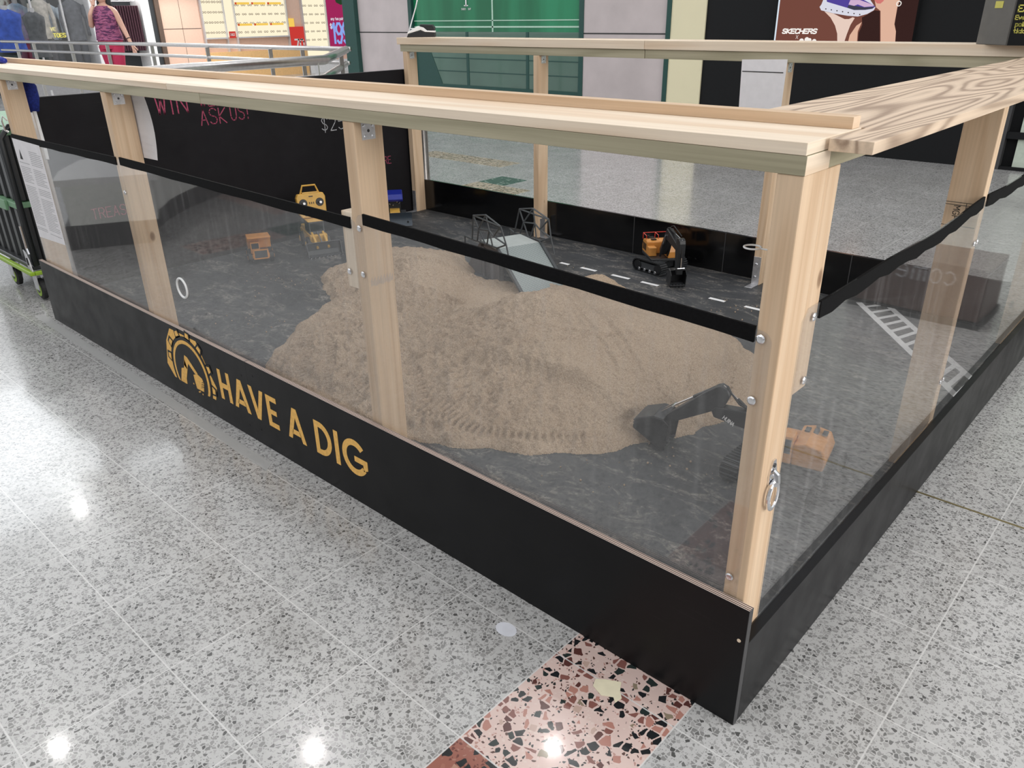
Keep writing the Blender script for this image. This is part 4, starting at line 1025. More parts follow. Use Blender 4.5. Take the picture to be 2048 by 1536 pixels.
def dump_truck():
    o = Vector((-3.83, 1.205, 0)); a = math.atan2(-.45, .89)
    r = empty('toy_dump_truck', (o.x, o.y, .045), 'small orange toy dump truck with a raised bed overhang, left of the loader', 'toy truck')
    X = Matrix.Translation((o.x, o.y, .0455)) @ Matrix.Rotation(a, 4, 'Z')
    def P(mb, name, par=r, **k):
        mb.v = [tuple(X @ Vector(p)) for p in mb.v]; return part(mb, name, par, **k)
    ch = P(MB().box(-.13, .07, -.05, .05, .03, .055, M_orange), 'chassis', bev=.002)
    cb_ = P(MB().box(.0, .055, -.055, .0, .055, .125, M_orange), 'cab', bev=.003)
    P(MB().box(.0545, .0565, -.048, -.006, .085, .118, M_glassdk), 'cab_window', cb_)
    g = P(MB().box(.055, .072, -.038, .038, .028, .080, M_toygrey), 'grille', bev=.001)
    P(MB().box(.071, .074, -.042, .042, .076, .083, M_orange).box(.071, .074, -.042, .042, .024, .031, M_orange).box(.071, .074, -.044, -.037, .024, .083, M_orange).box(.071, .074, .037, .044, .024, .083, M_orange), 'grille_frame', g)
    P(MB().prism([(-.15, .075), (.0, .075), (.01, .135), (.075, .150), (.075, .160), (-.0, .148), (-.15, .13)], -.068, .068, 'xz', M_orange), 'dump_bed', bev=.002)
    for x in (-.09, .04):
        for s in (-1, 1):
            w = P(MB().lathe((x, s*.062-.014, .030), [(.025, 0), (.0295, .004), (.0295, .024), (.025, .028)], M_toyblack, 18, (0, 1, 0)), 'wheel')
            P(MB().lathe((x, s*.062+s*.0145, .030), [(.014, 0), (.011, .002)], M_orange, 12, (0, s, 0)), 'wheel_hub', w)
dump_truck()
def dozer():
    o = Vector((-3.93, 2.36, 0)); a = math.atan2(-.62, .78)
    r = empty('toy_bulldozer', (o.x, o.y, .045), 'toy bulldozer with a blue roof and wide dark blade, in the back left corner', 'toy bulldozer')
    X = Matrix.Translation((o.x, o.y, .0455)) @ Matrix.Rotation(a, 4, 'Z')
    def P(mb, name, par=r, **k):
        mb.v = [tuple(X @ Vector(p)) for p in mb.v]; return part(mb, name, par, **k)
    P(MB().box(-.12, .07, -.045, .045, .03, .075, M_toyblack).prism([(.0, .075), (.085, .070), (.085, .088), (.0, .10)], -.035, .035, 'xz', M_yellow), 'hood', bev=.003)
    for s in (-1, 1):
        t = P(MB().prism([(-.13, .03), (-.11, .004), (.06, .004), (.08, .03), (.06, .055), (-.11, .055)], s*.062-.018, s*.062+.018, 'xz', M_toyblack), 'track', bev=.004)
        mb = MB()
        for k in range(12): mb.box(-.12+k*.016, -.114+k*.016, s*.062-.019, s*.062+.019, .054, .058, M_toygrey)
        P(mb, 'track_pad', t)
    c = P(MB().box(-.10, -.0, -.045, .045, .075, .15, M_toyblack), 'cab', bev=.003)
    P(MB().prism([(-.13, .15), (.03, .15), (.045, .168), (.02, .20), (-.10, .21), (-.14, .18)], -.062, .062, 'xz', M_blue), 'roof', bev=.006)
    mb = MB()
    for y, x in ((-.03, .01), (-.01, .014), (.02, .01), (.034, .006), (-.036, .012)): mb.ball((x, y, .135+.012*math.sin(y*90)), .006, M_chrome, n=8)
    P(mb, 'work_light', c)
    bl = MB(); n = 8
    for k in range(n):
        z0_, z1_ = .004+k*.095/n, .004+(k+1)*.095/n; f = lambda z: .155-.022*math.sin(PI*(z-.004)/.095)
        bl.add([(f(z0_), -.115, z0_), (f(z0_), .115, z0_), (f(z1_), .115, z1_), (f(z1_), -.115, z1_), (f(z0_)-.004, -.115, z0_), (f(z0_)-.004, .115, z0_), (f(z1_)-.004, .115, z1_), (f(z1_)-.004, -.115, z1_)], [(0, 1, 2, 3), (7, 6, 5, 4), (0, 3, 7, 4), (1, 5, 6, 2), (0, 4, 5, 1), (3, 2, 6, 7)], plainblue)
    P(bl, 'blade')
    for s in (-1, 1): P(MB().tube([(.0, s*.085, .03), (.145, s*.085, .03)], .006, M_toyblack, 8), 'push_arm')
plainblue = plain('blue_black_steel', (.05, .066, .085), .4)
dozer()
# small pebble toy on the sand
mb = MB().ball((-1.405, .905, .165), .011, M_ink, (1.3, 1, .8), 10).ball((-1.39, .912, .169), .006, M_chrome, (1, 1, .7), 8).ball((-1.42, .90, .168), .005, M_chrome, (1, 1, .7), 8)
tag(mb.obj('gem_stone'), 'small dark shiny treasure stone lying on the sand ledge', 'stone')

# ================================================================== NOTICES AND HANGING THINGS
def sheet(name, q, label, cat, t=.0006):
    """thin paper from four corners (bl, br, tr, tl) with real thickness"""
    q = [Vector(p) for p in q]; n = (q[1]-q[0]).cross(q[3]-q[0]).normalized()*t
    o = MB().add([*q, *[p-n for p in q]], [(0, 1, 2, 3), (7, 6, 5, 4), (0, 4, 5, 1), (1, 5, 6, 2), (2, 6, 7, 3), (3, 7, 4, 0)], M_paper).obj(name)
    return tag(o, label, cat)
yp = .0158
rules = sheet('rules_notice', [(-3.775, yp, .44), (-3.445, yp, .455), (-3.445, yp, .90), (-3.787, yp, .905)], 'tall white notice printed with two columns of small text on the leftmost clear panel', 'notice')
mb = MB(); Fr = lambda a, b, d: (a, yp-.0002-d, b)
mb.prism([(-3.74, .815), (-3.705, .815), (-3.722, .86)], yp-.0002, yp-.0006, 'xz', M_ink)
for c0, c1_ in ((-3.765, -3.635), (-3.605, -3.465)):
    z = .80 if c0 < -3.7 else .86
    while z > .48:
        ln = c1_-c0-random.choice([0, 0, .01, .04]); ribbon(mb, [(c0, z), (c0+ln, z)], .0028, Fr, .0002, M_greyink)
        z -= .0085 if random.random() > .12 else .02
part(mb, 'printed_text', rules)
def curled(name, label):
    mb = MB(); n = 10
    for k in range(n+1):
        t = k/n; z = 1.157-(1.157-.918)*t; x1 = -2.535+.012*t; x0 = -2.668; dy = .012*math.sin(PI*t)
        mb.v += [(x0, .1125, z), (x1, .1125+dy+.004, z), (x0, .1119, z), (x1, .1119+dy+.004, z)]
    k0 = mb.mi(M_paper)
    for k in range(n):
        a = 4*k; b = a+4
        for f in ((a, b, b+1, a+1), (a+2, a+3, b+3, b+2), (a+1, b+1, b+3, a+3), (a, a+2, b+2, b)): mb.f.append(f); mb.m.append(k0)
    o = mb.obj(name); return tag(o, label, 'notice')
curled('paper_notice', 'curled sheet of paper taped behind the second post from the left, under the rail')
qs = sheet('scan_notice', [(-1.495, 2.668, .86), (-1.275, 2.668, .86), (-1.272, 2.668, 1.178), (-1.508, 2.668, 1.172)], 'white notice hanging from the back rail with a black rule near its top', 'notice')
part(MB().box(-1.500, -1.285, 2.6665, 2.6675, 1.116, 1.120, M_ink), 'printed_rule', qs)

d_ = empty('dusting_brush', (-3.80, .15, 1.02), 'blue fluffy duster with a white handle hanging behind the leftmost post', 'duster')
part(MB().tube([(-3.815, .150, 1.158), (-3.81, .150, 1.12), (-3.80, .145, 1.07), (-3.785, .14, 1.01)], [.012, .034, .036, .022], M_bluecloth, 14), 'duster_head', d_, smooth=True)
part(MB().tube([(-3.785, .14, 1.01), (-3.735, .128, .86), (-3.715, .12, .80)], .009, M_white, 8), 'handle', d_)
part(MB().tube([(-3.815, .15, 1.155), (-3.83, .13, 1.165), (-3.815, .112, 1.15)], .002, M_white, 6), 'hanging_loop', d_)
g_ = MB().tube([(-4.34, .155, 1.2265), (-4.12, .155, 1.2265), (-4.06, .155, 1.224)], [.016, .0165, .012], M_blue, 14)
tag(g_.obj('blue_cylinder', smooth=True), 'blue rounded tube lying on the shelf at the far left end', 'tube')

# payment terminal at the left end of the back shelf
t_ = empty('card_terminal', (-4.28, 2.78, 1.2525), 'black and white card payment terminal on the left end of the back shelf', 'card terminal')
Xt = Matrix.Translation((-4.03, 2.80, 1.2527)) @ Matrix.Rotation(.75, 4, 'Z')
def PT(mb, name, par=t_, **k):
    mb.v = [tuple(Xt @ Vector(p)) for p in mb.v]; return part(mb, name, par, **k)
b_ = PT(MB().prism([(-.10, .0), (.10, .0), (.10, .028), (.03, .032), (.0, .045), (-.09, .020)], -.04, .04, 'xz', M_toyblack), 'base', bev=.004)
PT(MB().prism([(-.095, .021), (.0, .046), (.03, .033), (.10, .029), (.10, .040), (.045, .042), (.02, .062), (-.02, .070), (-.09, .035)], -.041, .041, 'xz', M_white), 'casing', b_, bev=.003)
PT(MB().prism([(.022, .060), (.05, .043), (.098, .041), (.098, .062), (.085, .078), (.0, .082), (-.01, .072)], -.038, .038, 'xz', M_toyblack), 'printer_cover', b_, bev=.005)
PT(MB().box(-.07, -.03, -.03, .03, .052, .058, M_white), 'paper_slip', b_)
part(MB().tube([(-4.10, 2.74, 1.27), (-4.085, 2.75, 1.32), (-4.05, 2.78, 1.44), (-3.99, 2.80, 1.62), (-3.97, 2.82, 1.80)], .004, M_white, 8), 'tether_cable', t_, smooth=True)

# ticket machine standing on the right corner of the back shelf
k_ = empty('ticket_machine', (-.2, 2.45, 1.2525), 'tall dark grey and black machine with yellow printed wording on the back right shelf corner', 'ticket machine')
M_casing = plain('warm_grey_casing', (.115, .11, .10), .5)
part(MB().prism([(-.482, 2.70), (-.352, 2.605), (.05, 2.605), (.05, 2.885), (-.40, 2.885)], 1.2530, 2.1, 'xy', M_casing), 'casing', k_, bev=.002)
fm = MB().box(-.345, .045, 2.600, 2.6045, 1.2530, 2.1, M_blackwall); fr_ = part(fm, 'front_panel', k_)
Ff = lambda a, b, d: (a, 2.5998-d, b)
M_yprint = plain('yellow_print', (.62, .58, .12), .6)
for tx, a_, b_, h_ in (('EXTRA', -.334, 1.374, .022), ('Every', -.338, 1.346, .015), ('points', -.332, 1.322, .015), ('tickets', -.334, 1.298, .015)):
    mb = MB(); write(mb, tx, a_, b_, h_, Ff, M_yprint, wid=.6, gap=.15, sw=.2); part(mb, 'printed_wording', fr_)
part(MB().add([(-.4335, 2.6628, 1.387), (-.4005, 2.6387, 1.387), (-.4005, 2.6387, 1.412), (-.4335, 2.6628, 1.412), (-.4325, 2.6640, 1.387), (-.3995, 2.6399, 1.387), (-.3995, 2.6399, 1.412), (-.4325, 2.6640, 1.412)], [(0, 1, 2, 3), (7, 6, 5, 4), (0, 4, 5, 1), (1, 5, 6, 2), (2, 6, 7, 3), (3, 7, 4, 0)], M_yprint), 'sticker', k_)

# ================================================================== LEFT: BIN TROLLEY
tr_ = empty('bin_trolley', (-4.35, .25, 0), 'low platform trolley with lime green edge and lime wheeled castors at the left edge', 'trolley')
part(MB().box(-5.3, -4.19, .06, .56, .175, .20, M_binblack), 'deck', tr_, bev=.006)
part(MB().box(-5.3, -4.175, .035, .06, .150, .172, M_limegreen).box(-4.19, -4.17, .06, .56, .150, .172, M_limegreen), 'edge_bumper', tr_, bev=.005)
fr = part(MB().tube([(-4.19, .08, .20), (-4.19, .08, .86), (-4.20, .13, .91), (-4.20, .46, .91), (-4.19, .52, .86), (-4.19, .52, .20)], .016, M_binblack, 10), 'handle_frame', tr_, smooth=True)
part(MB().prism([(-4.235, .19), (-4.18, .165), (-4.19, .23), (-4.215, .275), (-4.242, .285)], .050, .056, 'xz', M_zinc).box(-4.216, -4.206, .046, .05, .205, .245, M_ink), 'hinge_plate', tr_, bev=.001)
part(MB().tube([(-4.19, .055, .42), (-4.185, .055, .30), (-4.17, .055, .27)], .006, M_chrome, 6), 'latch_rod', tr_)
for x, y in ((-4.225, .085), (-4.62, .085), (-4.225, .52), (-5.2, .085)):
    w_ = part(MB().lathe((x, y-.016, .062), [(.046, 0), (.058, .005), (.058, .027), (.046, .032)], M_rubber, 24, (0, 1, 0)), 'castor_wheel', tr_)
    part(MB().lathe((x, y-.0175, .062), [(.040, 0), (.040, .034)], M_limegreen, 20, (0, 1, 0)).lathe((x, y-.019, .062), [(.022, 0), (.022, .037)], M_binblack, 14, (0, 1, 0)), 'wheel_hub', w_)
    part(MB().box(x-.03, x+.03, y-.022, y-.018, .06, .15, M_zinc).box(x-.03, x+.03, y+.018, y+.022, .06, .15, M_zinc).box(x-.04, x+.04, y-.03, y+.03, .145, .15, M_zinc), 'castor_fork', tr_)
def tote(z0, h, label):
    r = empty('storage_tub', (-4.45, .33, z0), label, 'storage tub', 'stacked ribbed tubs on the trolley')
    mb = MB(); x0, x1, y0, y1 = -5.2, -4.235, .10, .54; n = 9
    pts = []
    for k in range(n): 
        a = x0+(x1-x0)*k/n; b = x0+(x1-x0)*(k+.5)/n; c = x0+(x1-x0)*(k+1)/n
        pts += [(a, y0), (a+.012, y0-.012), (b, y0-.012), (b+.012, y0)]
    pts += [(x1, y0)]
    m = 8
    for k in range(m):
        a = y0+(y1-y0)*k/m; b = y0+(y1-y0)*(k+.5)/m
        pts += [(x1, a+.004), (x1+.012, a+.012), (x1+.012, b), (x1, b+.012)]
    pts += [(x1, y1), (x0, y1)]
    part(mb.prism(pts, z0, z0+h, 'xy', M_binblack), 'body', r)
    part(MB().box(x0-.02, x1+.018, y0-.03, y1+.01, z0+h, z0+h+.03, M_palegreen).box(x0+.05, x1-.05, y0+.05, y1-.05, z0+h+.03, z0+h+.037, M_palegreen), 'lid', r, bev=.008)
    part(MB().box(-4.46, -4.34, y0-.045, y0-.03, z0+h-.02, z0+h+.034, M_palegreen), 'clip', r, bev=.003)
tote(.2005, .30, 'black ribbed storage tub with sage green lid, lower of two stacked on the trolley')
tote(.5385, .33, 'black ribbed storage tub with sage green lid, upper of two stacked on the trolley')

# clear tape strip on the floor along the pen
def cleartape():
    m, nt, out = mat('cloudy_floor_tape'); b = bsdf(nt, out, (.62, .62, .61), .45); b.inputs['Alpha'].default_value = .42; return m
mb = MB().prism([(-3.97, -.055), (-3.97, .0-.012), (-1.72, -.055), (-1.69, -.095)], .0002, .0008, 'xy', cleartape())
tag(mb.obj('floor_tape'), 'long cloudy strip of clear tape on the terrazzo along the front kickboard', 'tape')

st_ = MB().prism([(-.292, -.112), (-.262, -.122), (-.238, -.108), (-.226, -.118), (-.222, -.098), (-.236, -.085), (-.250, -.060), (-.268, -.070), (-.283, -.078), (-.300, -.092)], .0002, .0011, 'xy', plain('dried_cream', (.72, .66, .48), .6))
tag(st_.obj('floor_stain'), 'dried cream coloured splotch on the pink terrazzo tile', 'stain')
st_ = MB().prism([(-.565+.03*math.cos(a), -.11+.022*math.sin(a)) for a in [2*PI*k/16 for k in range(16)]], .0002, .0007, 'xy', plain('white_smear', (.62, .63, .68), .6))
tag(st_.obj('floor_stain'), 'small whitish smear on the grey terrazzo near the pink tile', 'stain')
# steel post beyond the back board
M_darksteel = plain('dark_stainless', (.36, .34, .33), .22, 1)
sp = empty('steel_post', (-5.0, 3.60, 0), 'brushed stainless post standing on the terrazzo behind the back left of the pen', 'post')
part(MB().lathe((-5.0, 3.60, 0), [(.08, 0), (.08, .012), (.050, .014), (.050, .74), (.056, .745), (.056, .76)], M_darksteel, 24), 'shaft', sp, smooth=False)
mb = MB()
for k in (-1, 0, 1): mb.lathe((-5.0+k*.034, 3.60+k*.028, .76), [(.012, 0), (.012, .06)], M_chrome, 10)
part(mb, 'pin', sp)

# ================================================================== BALUSTRADES AROUND THE VOID
def balustrade(label, pts, low, posts_at, r=.026):
    b = empty('balustrade', (pts[0][0], pts[0][1], 0), label, 'railing')
    part(MB().tube(pts, r, M_steel, 14), 'handrail', b, smooth=True)
    part(MB().tube(low, r*.8, M_steel, 12), 'lower_rail', b, smooth=True)
    for x, y, dx, dy in posts_at:
        part(MB().prism([(x-.006-abs(dy)*.02, y-.006-abs(dx)*.02), (x+.006+abs(dy)*.02, y-.006-abs(dx)*.02), (x+.006+abs(dy)*.02, y+.006+abs(dx)*.02), (x-.006-abs(dy)*.02, y+.006+abs(dx)*.02)], 0.001, 1.03, 'xy', M_steel), 'post', b)
far = [(-7.42, 4.72, 1.05), (-9, 4.62, 1.05), (-12.2, 4.56, 1.05), (-17.3, 4.15, 1.05)]
farl = [(-6.85, 4.30, .93), (-9.5, 4.25, .90), (-12.2, 4.2, .90), (-17.3, 3.85, .90)]
farl = [(p[0], p[1]-.03, .905) for p in far]
balustrade('long stainless balustrade running away to the left in front of the shops', far, farl, [(x, 4.60 if x > -10 else 4.56-(-12.2-x)*.08*(x < -12.2), 1, 0) for x in (-8.2, -8.9, -10.4, -12.05, -13.4, -14.6, -16.0, -16.7)])
near = [(-4.85, .60, 1.05), (-5.25, 1.2, 1.05), (-5.58, 1.9, 1.05), (-5.69, 3.14, 1.05), (-7.42, 4.70, 1.05)]
near = [(-5.32, .80, 1.05), (-5.45, 1.2, 1.05), (-5.62, 1.9, 1.05), (-5.70, 3.14, 1.05), (-7.34, 4.60, 1.05)]
balustrade('near stainless balustrade bending behind the chalkboard', near, [(x-.03, y, .90) for x, y, z in near], [(-5.69, 3.05, 0, 1), (-6.9, 4.2, 1, 0), (-5.5, 1.4, 0, 1)], .040)

# ================================================================== FAR SHOPS
XW = -19.0
M_shopdark = plain('dark_shop_interior', (.04, .045, .05), .6); M_shopgrey = plain('shop_grey', (.35, .35, .36), .6)
M_alum = plain('pale_aluminium', (.62, .62, .63), .35, .3)
struct('wall_left', MB().box(XW-.2, XW, 4.0, 8.05, 0, CEIL_Z, M_shopdark))
M_pillar = plain('white_pillar', (.85, .85, .86), .5)
struct('trim_4', MB().box(XW, XW+.95, 6.17, 6.34, 0, CEIL_Z, M_pillar).box(XW, XW+.5, 7.45, 7.64, 0, CEIL_Z, M_pillar).box(XW, XW+.05, 7.98, 8.09, 0, CEIL_Z, plain('brown_frame', (.12, .08, .06), .5)))
M_dispglass, nt, out = mat('shop_glass')
tr2 = nd(nt, 'ShaderNodeBsdfTransparent'); gl2 = nd(nt, 'ShaderNodeBsdfGlossy'); gl2.inputs['Roughness'].default_value = .05
mx = nd(nt, 'ShaderNodeMixShader'); mx.inputs[0].default_value = .12; L(nt, tr2.outputs[0], mx.inputs[1]); L(nt, gl2.outputs[0], mx.inputs[2]); L(nt, mx.outputs[0], out.inputs[0])
struct('window_4', MB().box(XW+.9, XW+.91, 4.3, 6.16, .4, 3, M_dispglass))
struct('trim_5', MB().box(XW+.88, XW+.93, 5.05, 5.08, 0, 3, M_alum).box(XW+.88, XW+.93, 5.62, 5.65, 0, 3, M_alum).box(XW+.6, XW+.95, 4.3, 6.3, .0, .4, M_shopgrey))
struct('wall_left_peach', MB().box(XW-.2, XW, 8.09, 9.05, 0, CEIL_Z, M_peach).box(XW, XW+.003, 8.09, 9.05, 1.16, 1.172, M_joint).box(XW, XW+.003, 8.58, 8.587, 0, CEIL_Z, M_joint))
teal = emit('teal_screen_light', (.12, .55, .58), .7)
struct('wall_left_teal', MB().box(XW-.1, XW-.02, 7.66, 7.98, 0, CEIL_Z, M_shopdark).box(XW-.02, XW-.01, 7.68, 7.86, 1.5, 2.6, teal).box(XW-.02, XW-.01, 7.68, 7.96, 1.15, 1.17, M_alum).box(XW-.02, XW, 7.70, 7.85, .0, .6, teal))
# clothes on display: mannequins and hanging garments
def garment(x, y, z0, z1, w, col, label, legs=None, sl=True):
    r = empty('mannequin', (x, y, 0), label, 'mannequin'); m = plain('cloth_%d' % len(bpy.data.materials), col, .8, var=.25, sc=12)
    h = z1-z0; prof = [(w*.46, 0), (w*.42, h*.3), (w*.40, h*.5), (w*.48, h*.75), (w*.5, h*.88), (w*.2, h*.98), (w*.13, h)]
    mb = MB(); 
    n = 16
    o = len(mb.v)
    for rr, hh in prof:
        for k in range(n): a = 2*PI*k/n; mb.v.append((x+rr*.55*math.cos(a), y+rr*math.sin(a), z0+hh))
    k0 = mb.mi(m)
    for i in range(len(prof)-1):
        for k in range(n): mb.f.append((i*n+k, i*n+(k+1) % n, (i+1)*n+(k+1) % n, (i+1)*n+k)); mb.m.append(k0)
    part(mb, 'top', r, smooth=True)
    if sl:
        for s in (-1, 1): part(MB().tube([(x, y+s*w*.48, z0+h*.86), (x+.03, y+s*w*.62, z0+h*.5), (x+.06, y+s*w*.58, z0+h*.12)], [w*.15, w*.12, w*.1], m, 8), 'sleeve', r, smooth=True)
    if legs is not None:
        ml = plain('cloth_%d' % len(bpy.data.materials), legs, .8)
        part(MB().tube([(x, y-w*.2, z0+.02), (x, y-w*.22, .12)], [w*.22, w*.15], ml, 10).tube([(x, y+w*.2, z0+.02), (x, y+w*.22, .12)], [w*.22, w*.15], ml, 10), 'trousers', r, smooth=True)
    part(MB().lathe((x, y, .0), [(.18, 0), (.18, .02), (.02, .03), (.02, .15)], M_alum, 14).tube([(x, y, z1-.02), (x, y, z1+.06)], w*.12, M_shopgrey, 8), 'stand', r)
garment(XW+.28, 5.55, 1.02, 1.72, .40, (.62, .72, .80), 'mannequin in a pale blue shirt and dark trousers in the clothes shop window', (.08, .09, .11))
garment(XW+.28, 5.0, .98, 1.72, .42, (.20, .27, .36), 'mannequin in a faded blue denim jacket in the clothes shop window', (.05, .06, .09))
garment(XW+.68, 5.30, 1.05, 1.80, .34, (.55, .52, .47), 'mannequin in a pale jacket behind the blue shirt in the clothes window', (.06, .06, .07))
garment(XW+.66, 5.92, 1.0, 1.78, .40, (.13, .14, .16), 'mannequin in a dark grey top nearest the white pillar', (.05, .055, .07))
garment(XW+1.3, 4.45, .85, 1.60, .55, (.03, .07, .32), 'draped royal blue coat on a stand at the far left', None, False)
garment(XW+1.75, 4.78, .75, 1.55, .40, (.07, .075, .08), 'charcoal coat on a stand beside the blue coat', None, False)
rk = empty('clothes_rack', (XW+.3, 7.15, 0), 'rack of dark maroon garments inside the shop doorway', 'clothes rack')
part(MB().tube([(XW+.3, 6.75, 1.75), (XW+.3, 7.42, 1.75)], .015, M_alum, 8).tube([(XW+.3, 6.78, 0), (XW+.3, 6.78, 1.75)], .015, M_alum, 8), 'rail', rk)
M_mar = plain('maroon_cloth', (.045, .012, .022), .85, var=.4)
for k in range(11): part(MB().prism([(6.80+k*.055, .75), (6.845+k*.055, .75), (6.84+k*.055, 1.66), (6.805+k*.055, 1.66)], XW+.1, XW+.5, 'yz', M_mar), 'garment', rk, bev=.01)
tb = empty('display_table', (XW+.5, 6.55, 0), 'white shop display unit with folded stacks behind the woman', 'display table')
part(MB().box(XW+.1, XW+.5, 6.40, 6.70, .0, 1.55, M_white), 'panel', tb)
part(MB().lathe((XW+.505, 6.48, 1.44), [(.04, 0), (.04, .005)], M_yprint, 18, (1, 0, 0)), 'badge', tb)
lt = MB(); write(lt, 'TOES', 5.36, 1.08, .07, lambda a, b, d: (XW+.925+d, a, b), emit('yellow_sign_glow', (.95, .85, .2), .9), sw=.2, t=.01)
write(lt, 'VE', 5.33, 1.20, .06, lambda a, b, d: (XW+.925+d, a, b), emit('yellow_sign_glow2', (.95, .85, .4), .9), sw=.2, t=.01)
tag(lt.obj('window_decal'), 'small yellow lettering on the clothes shop window', 'sign')

# eyewear shop: glowing display walls
glow = emit('warm_display_glow', (1.0, .90, .66), 1.05); glow2 = emit('warm_display_cream', (1.0, .86, .55), 1.05)
struct('wall_left_eyewear', MB().box(XW-.2, XW-.05, 9.05, 14.3, 0, CEIL_Z, M_peach))
M_orangewood = plain('light_orange_wood', (.80, .50, .22), .5); M_signred = emit('red_sign_light', (.75, .06, .05), .8); M_signyel = emit('yellow_sign_light', (.95, .62, .12), 1.0)
def display(y0, y1, z0, z1, label, cols, rows, bars=()):
    r = empty('eyewear_display', (XW, (y0+y1)/2, 0), label, 'display case')
    part(MB().box(XW-.05, XW-.02, y0, y1, z0, z1, glow), 'lit_panel', r)
    part(MB().box(XW-.05, XW+.05, y0-.02, y0, 0, z1, M_alum).box(XW-.05, XW+.05, y1, y1+.02, 0, z1, M_alum).box(XW-.05, XW+.08, y0, y1, z0-.03, z0, M_alum), 'frame', r)
    mb = MB(); fr_ = plain('frames_%d' % len(bpy.data.materials), (.12, .07, .05), .4)
    for i in range(cols):
        for j in range(rows):
            yy = y0+(i+.5)*(y1-y0)/cols; zz = z0+(j+.5)*(z1-z0)/rows
            for s in (-1, 1): mb.tube([(XW+.0, yy+s*.032+.026*math.cos(a), zz+.018*math.sin(a)) for a in [2*PI*k/8 for k in range(8)]], .0055, fr_, 4, closed=True)
    o = part(mb, 'spectacles', r); o['kind'] = 'stuff'
    for z in bars:
        for k in range(3):
            a = y0+.06+(y1-y0-.1)*k/3; part(MB().box(XW-.02, XW+.02, a, a+(y1-y0)*.26, z, z+.05, M_signyel).box(XW-.02, XW+.021, a, a+.03, z, z+.05, M_signred), 'shelf_strip', r)
    return r
display(9.12, 9.68, .95, 3.2, 'glowing eyewear display case left of the sale sign', 4, 10)
display(9.98, 11.45, .95, 3.2, 'widest glowing eyewear display with yellow shelf strips', 8, 11, (1.20, 1.68, 2.3))
display(11.95, 12.68, .30, 3.2, 'narrow eyewear display beside the magenta price poster', 4, 14, (2.2,))
ss = empty('sale_sign', (XW, 9.82, 0), 'small red SALE sign on a white stand in the eyewear shop', 'sign')
part(MB().box(XW-.05, XW-.02, 9.70, 9.96, .95, 3.2, glow), 'stand', ss); mb = MB().box(XW, XW+.02, 9.76, 9.93, .93, 1.08, M_signred)
write(mb, 'SALE', 9.775, .985, .05, lambda a, b, d: (XW+.021+d, a, b), M_white, wid=.45, gap=.2, sw=.2, t=.002); part(mb, 'sign_face', ss)
ps2 = empty('discount_sign', (XW, 11.75, 0), 'tall red and orange discount banner between the eyewear displays', 'sign')
mb = MB().box(XW, XW+.02, 11.50, 11.92, .35, 1.15, M_signred).box(XW, XW+.02, 11.50, 11.66, 1.15, 1.35, M_signyel)
write(mb, '70', 11.62, .62, .22, lambda a, b, d: (XW+.021+d, a, b), M_white, wid=.5, gap=.2, sw=.18, t=.002); part(mb, 'banner', ps2)
struct('wall_left_plinth', MB().box(XW-.05, XW+.12, 9.05, 11.9, 0, .62, M_orangewood).box(XW-.05, XW+.12, 11.95, 14.3, 0, .30, M_white))
pp = empty('price_poster', (XW, 13.2, 0), 'magenta price poster with large pale blue figures beside the dark green post', 'poster')
mag = emit('magenta_poster', (.48, .03, .14), .75); lb = emit('pale_blue_figures', (.30, .45, .95), .9); wp = emit('poster_white', (.8, .75, .85), .9)
part(MB().box(XW, XW+.03, 12.72, 14.0, .60, 2.6, mag), 'sheet', pp)
mb = MB(); FPp = lambda a, b, d: (XW+.031+d, a, b)
write(mb, '199', 12.86, .72, .48, FPp, lb, wid=.36, gap=.10, sw=.13, t=.003)
part(mb, 'figures', pp)
mb = MB(); write(mb, 'any two pairs', 12.82, 1.29, .065, FPp, wp, wid=.5, gap=.12, sw=.17, t=.003); write(mb, '$', 12.78, 1.08, .12, FPp, wp, wid=.4, sw=.15, t=.003)
mb.prism([(12.95, 1.98), (13.05, 1.72), (13.2, 1.66), (13.38, 1.72), (13.45, 1.98)], XW+.031, XW+.034, 'yz', emit('dark_green_shape', (.03, .07, .03), .8))
part(mb, 'printed_detail', pp)

# shoe advertisement light box on the black hoarding
lbx = empty('advertising_lightbox', (-2.89, YW, 0), 'lit advertisement of a purple running shoe and dark haired woman on the black hoarding', 'advertisement')
YP = YW-.06
part(MB().box(-3.585, -2.185, YW-.05, YW-.001, .98, 2.9, M_blackwall).box(-3.578, -3.562, YW-.062, YW-.05, .98, 2.9, emit('white_edge_light', (.8, .9, 1), .9)), 'frame', lbx)
def glowcol(n, c, s=.9): return emit('print_'+n, c, s)
mb = MB().box(-3.562, -2.20, YP, YP+.01, 1.0, 2.88, glowcol('brown', (.20, .075, .055)))
lay = [0]
def PP(pts, m):
    lay[0] += 1; mb.prism(pts, YP-.0004*lay[0]+.0003, YP-.0004*lay[0]-.0001, 'xz', m)
skin = glowcol('skin', (.85, .52, .38)); skin2 = glowcol('pale_skin', (.92, .70, .60)); hair = glowcol('hair', (.045, .02, .018)); hair2 = glowcol('hair_light', (.30, .15, .09))
PP([(-2.363, 2.2), (-2.20, 2.2), (-2.187, 1.02), (-2.34, 1.02), (-2.348, 1.184), (-2.374, 1.248), (-2.373, 1.387)], hair)
PP([(-2.693, 1.307), (-2.582, 1.371), (-2.532, 1.364), (-2.469, 1.02), (-2.689, 1.02), (-2.701, 1.169), (-2.678, 1.242)], hair)
PP([(-2.686, 1.268), (-2.734, 1.235), (-2.784, 1.149), (-2.798, 1.02), (-2.696, 1.02), (-2.711, 1.183)], skin)
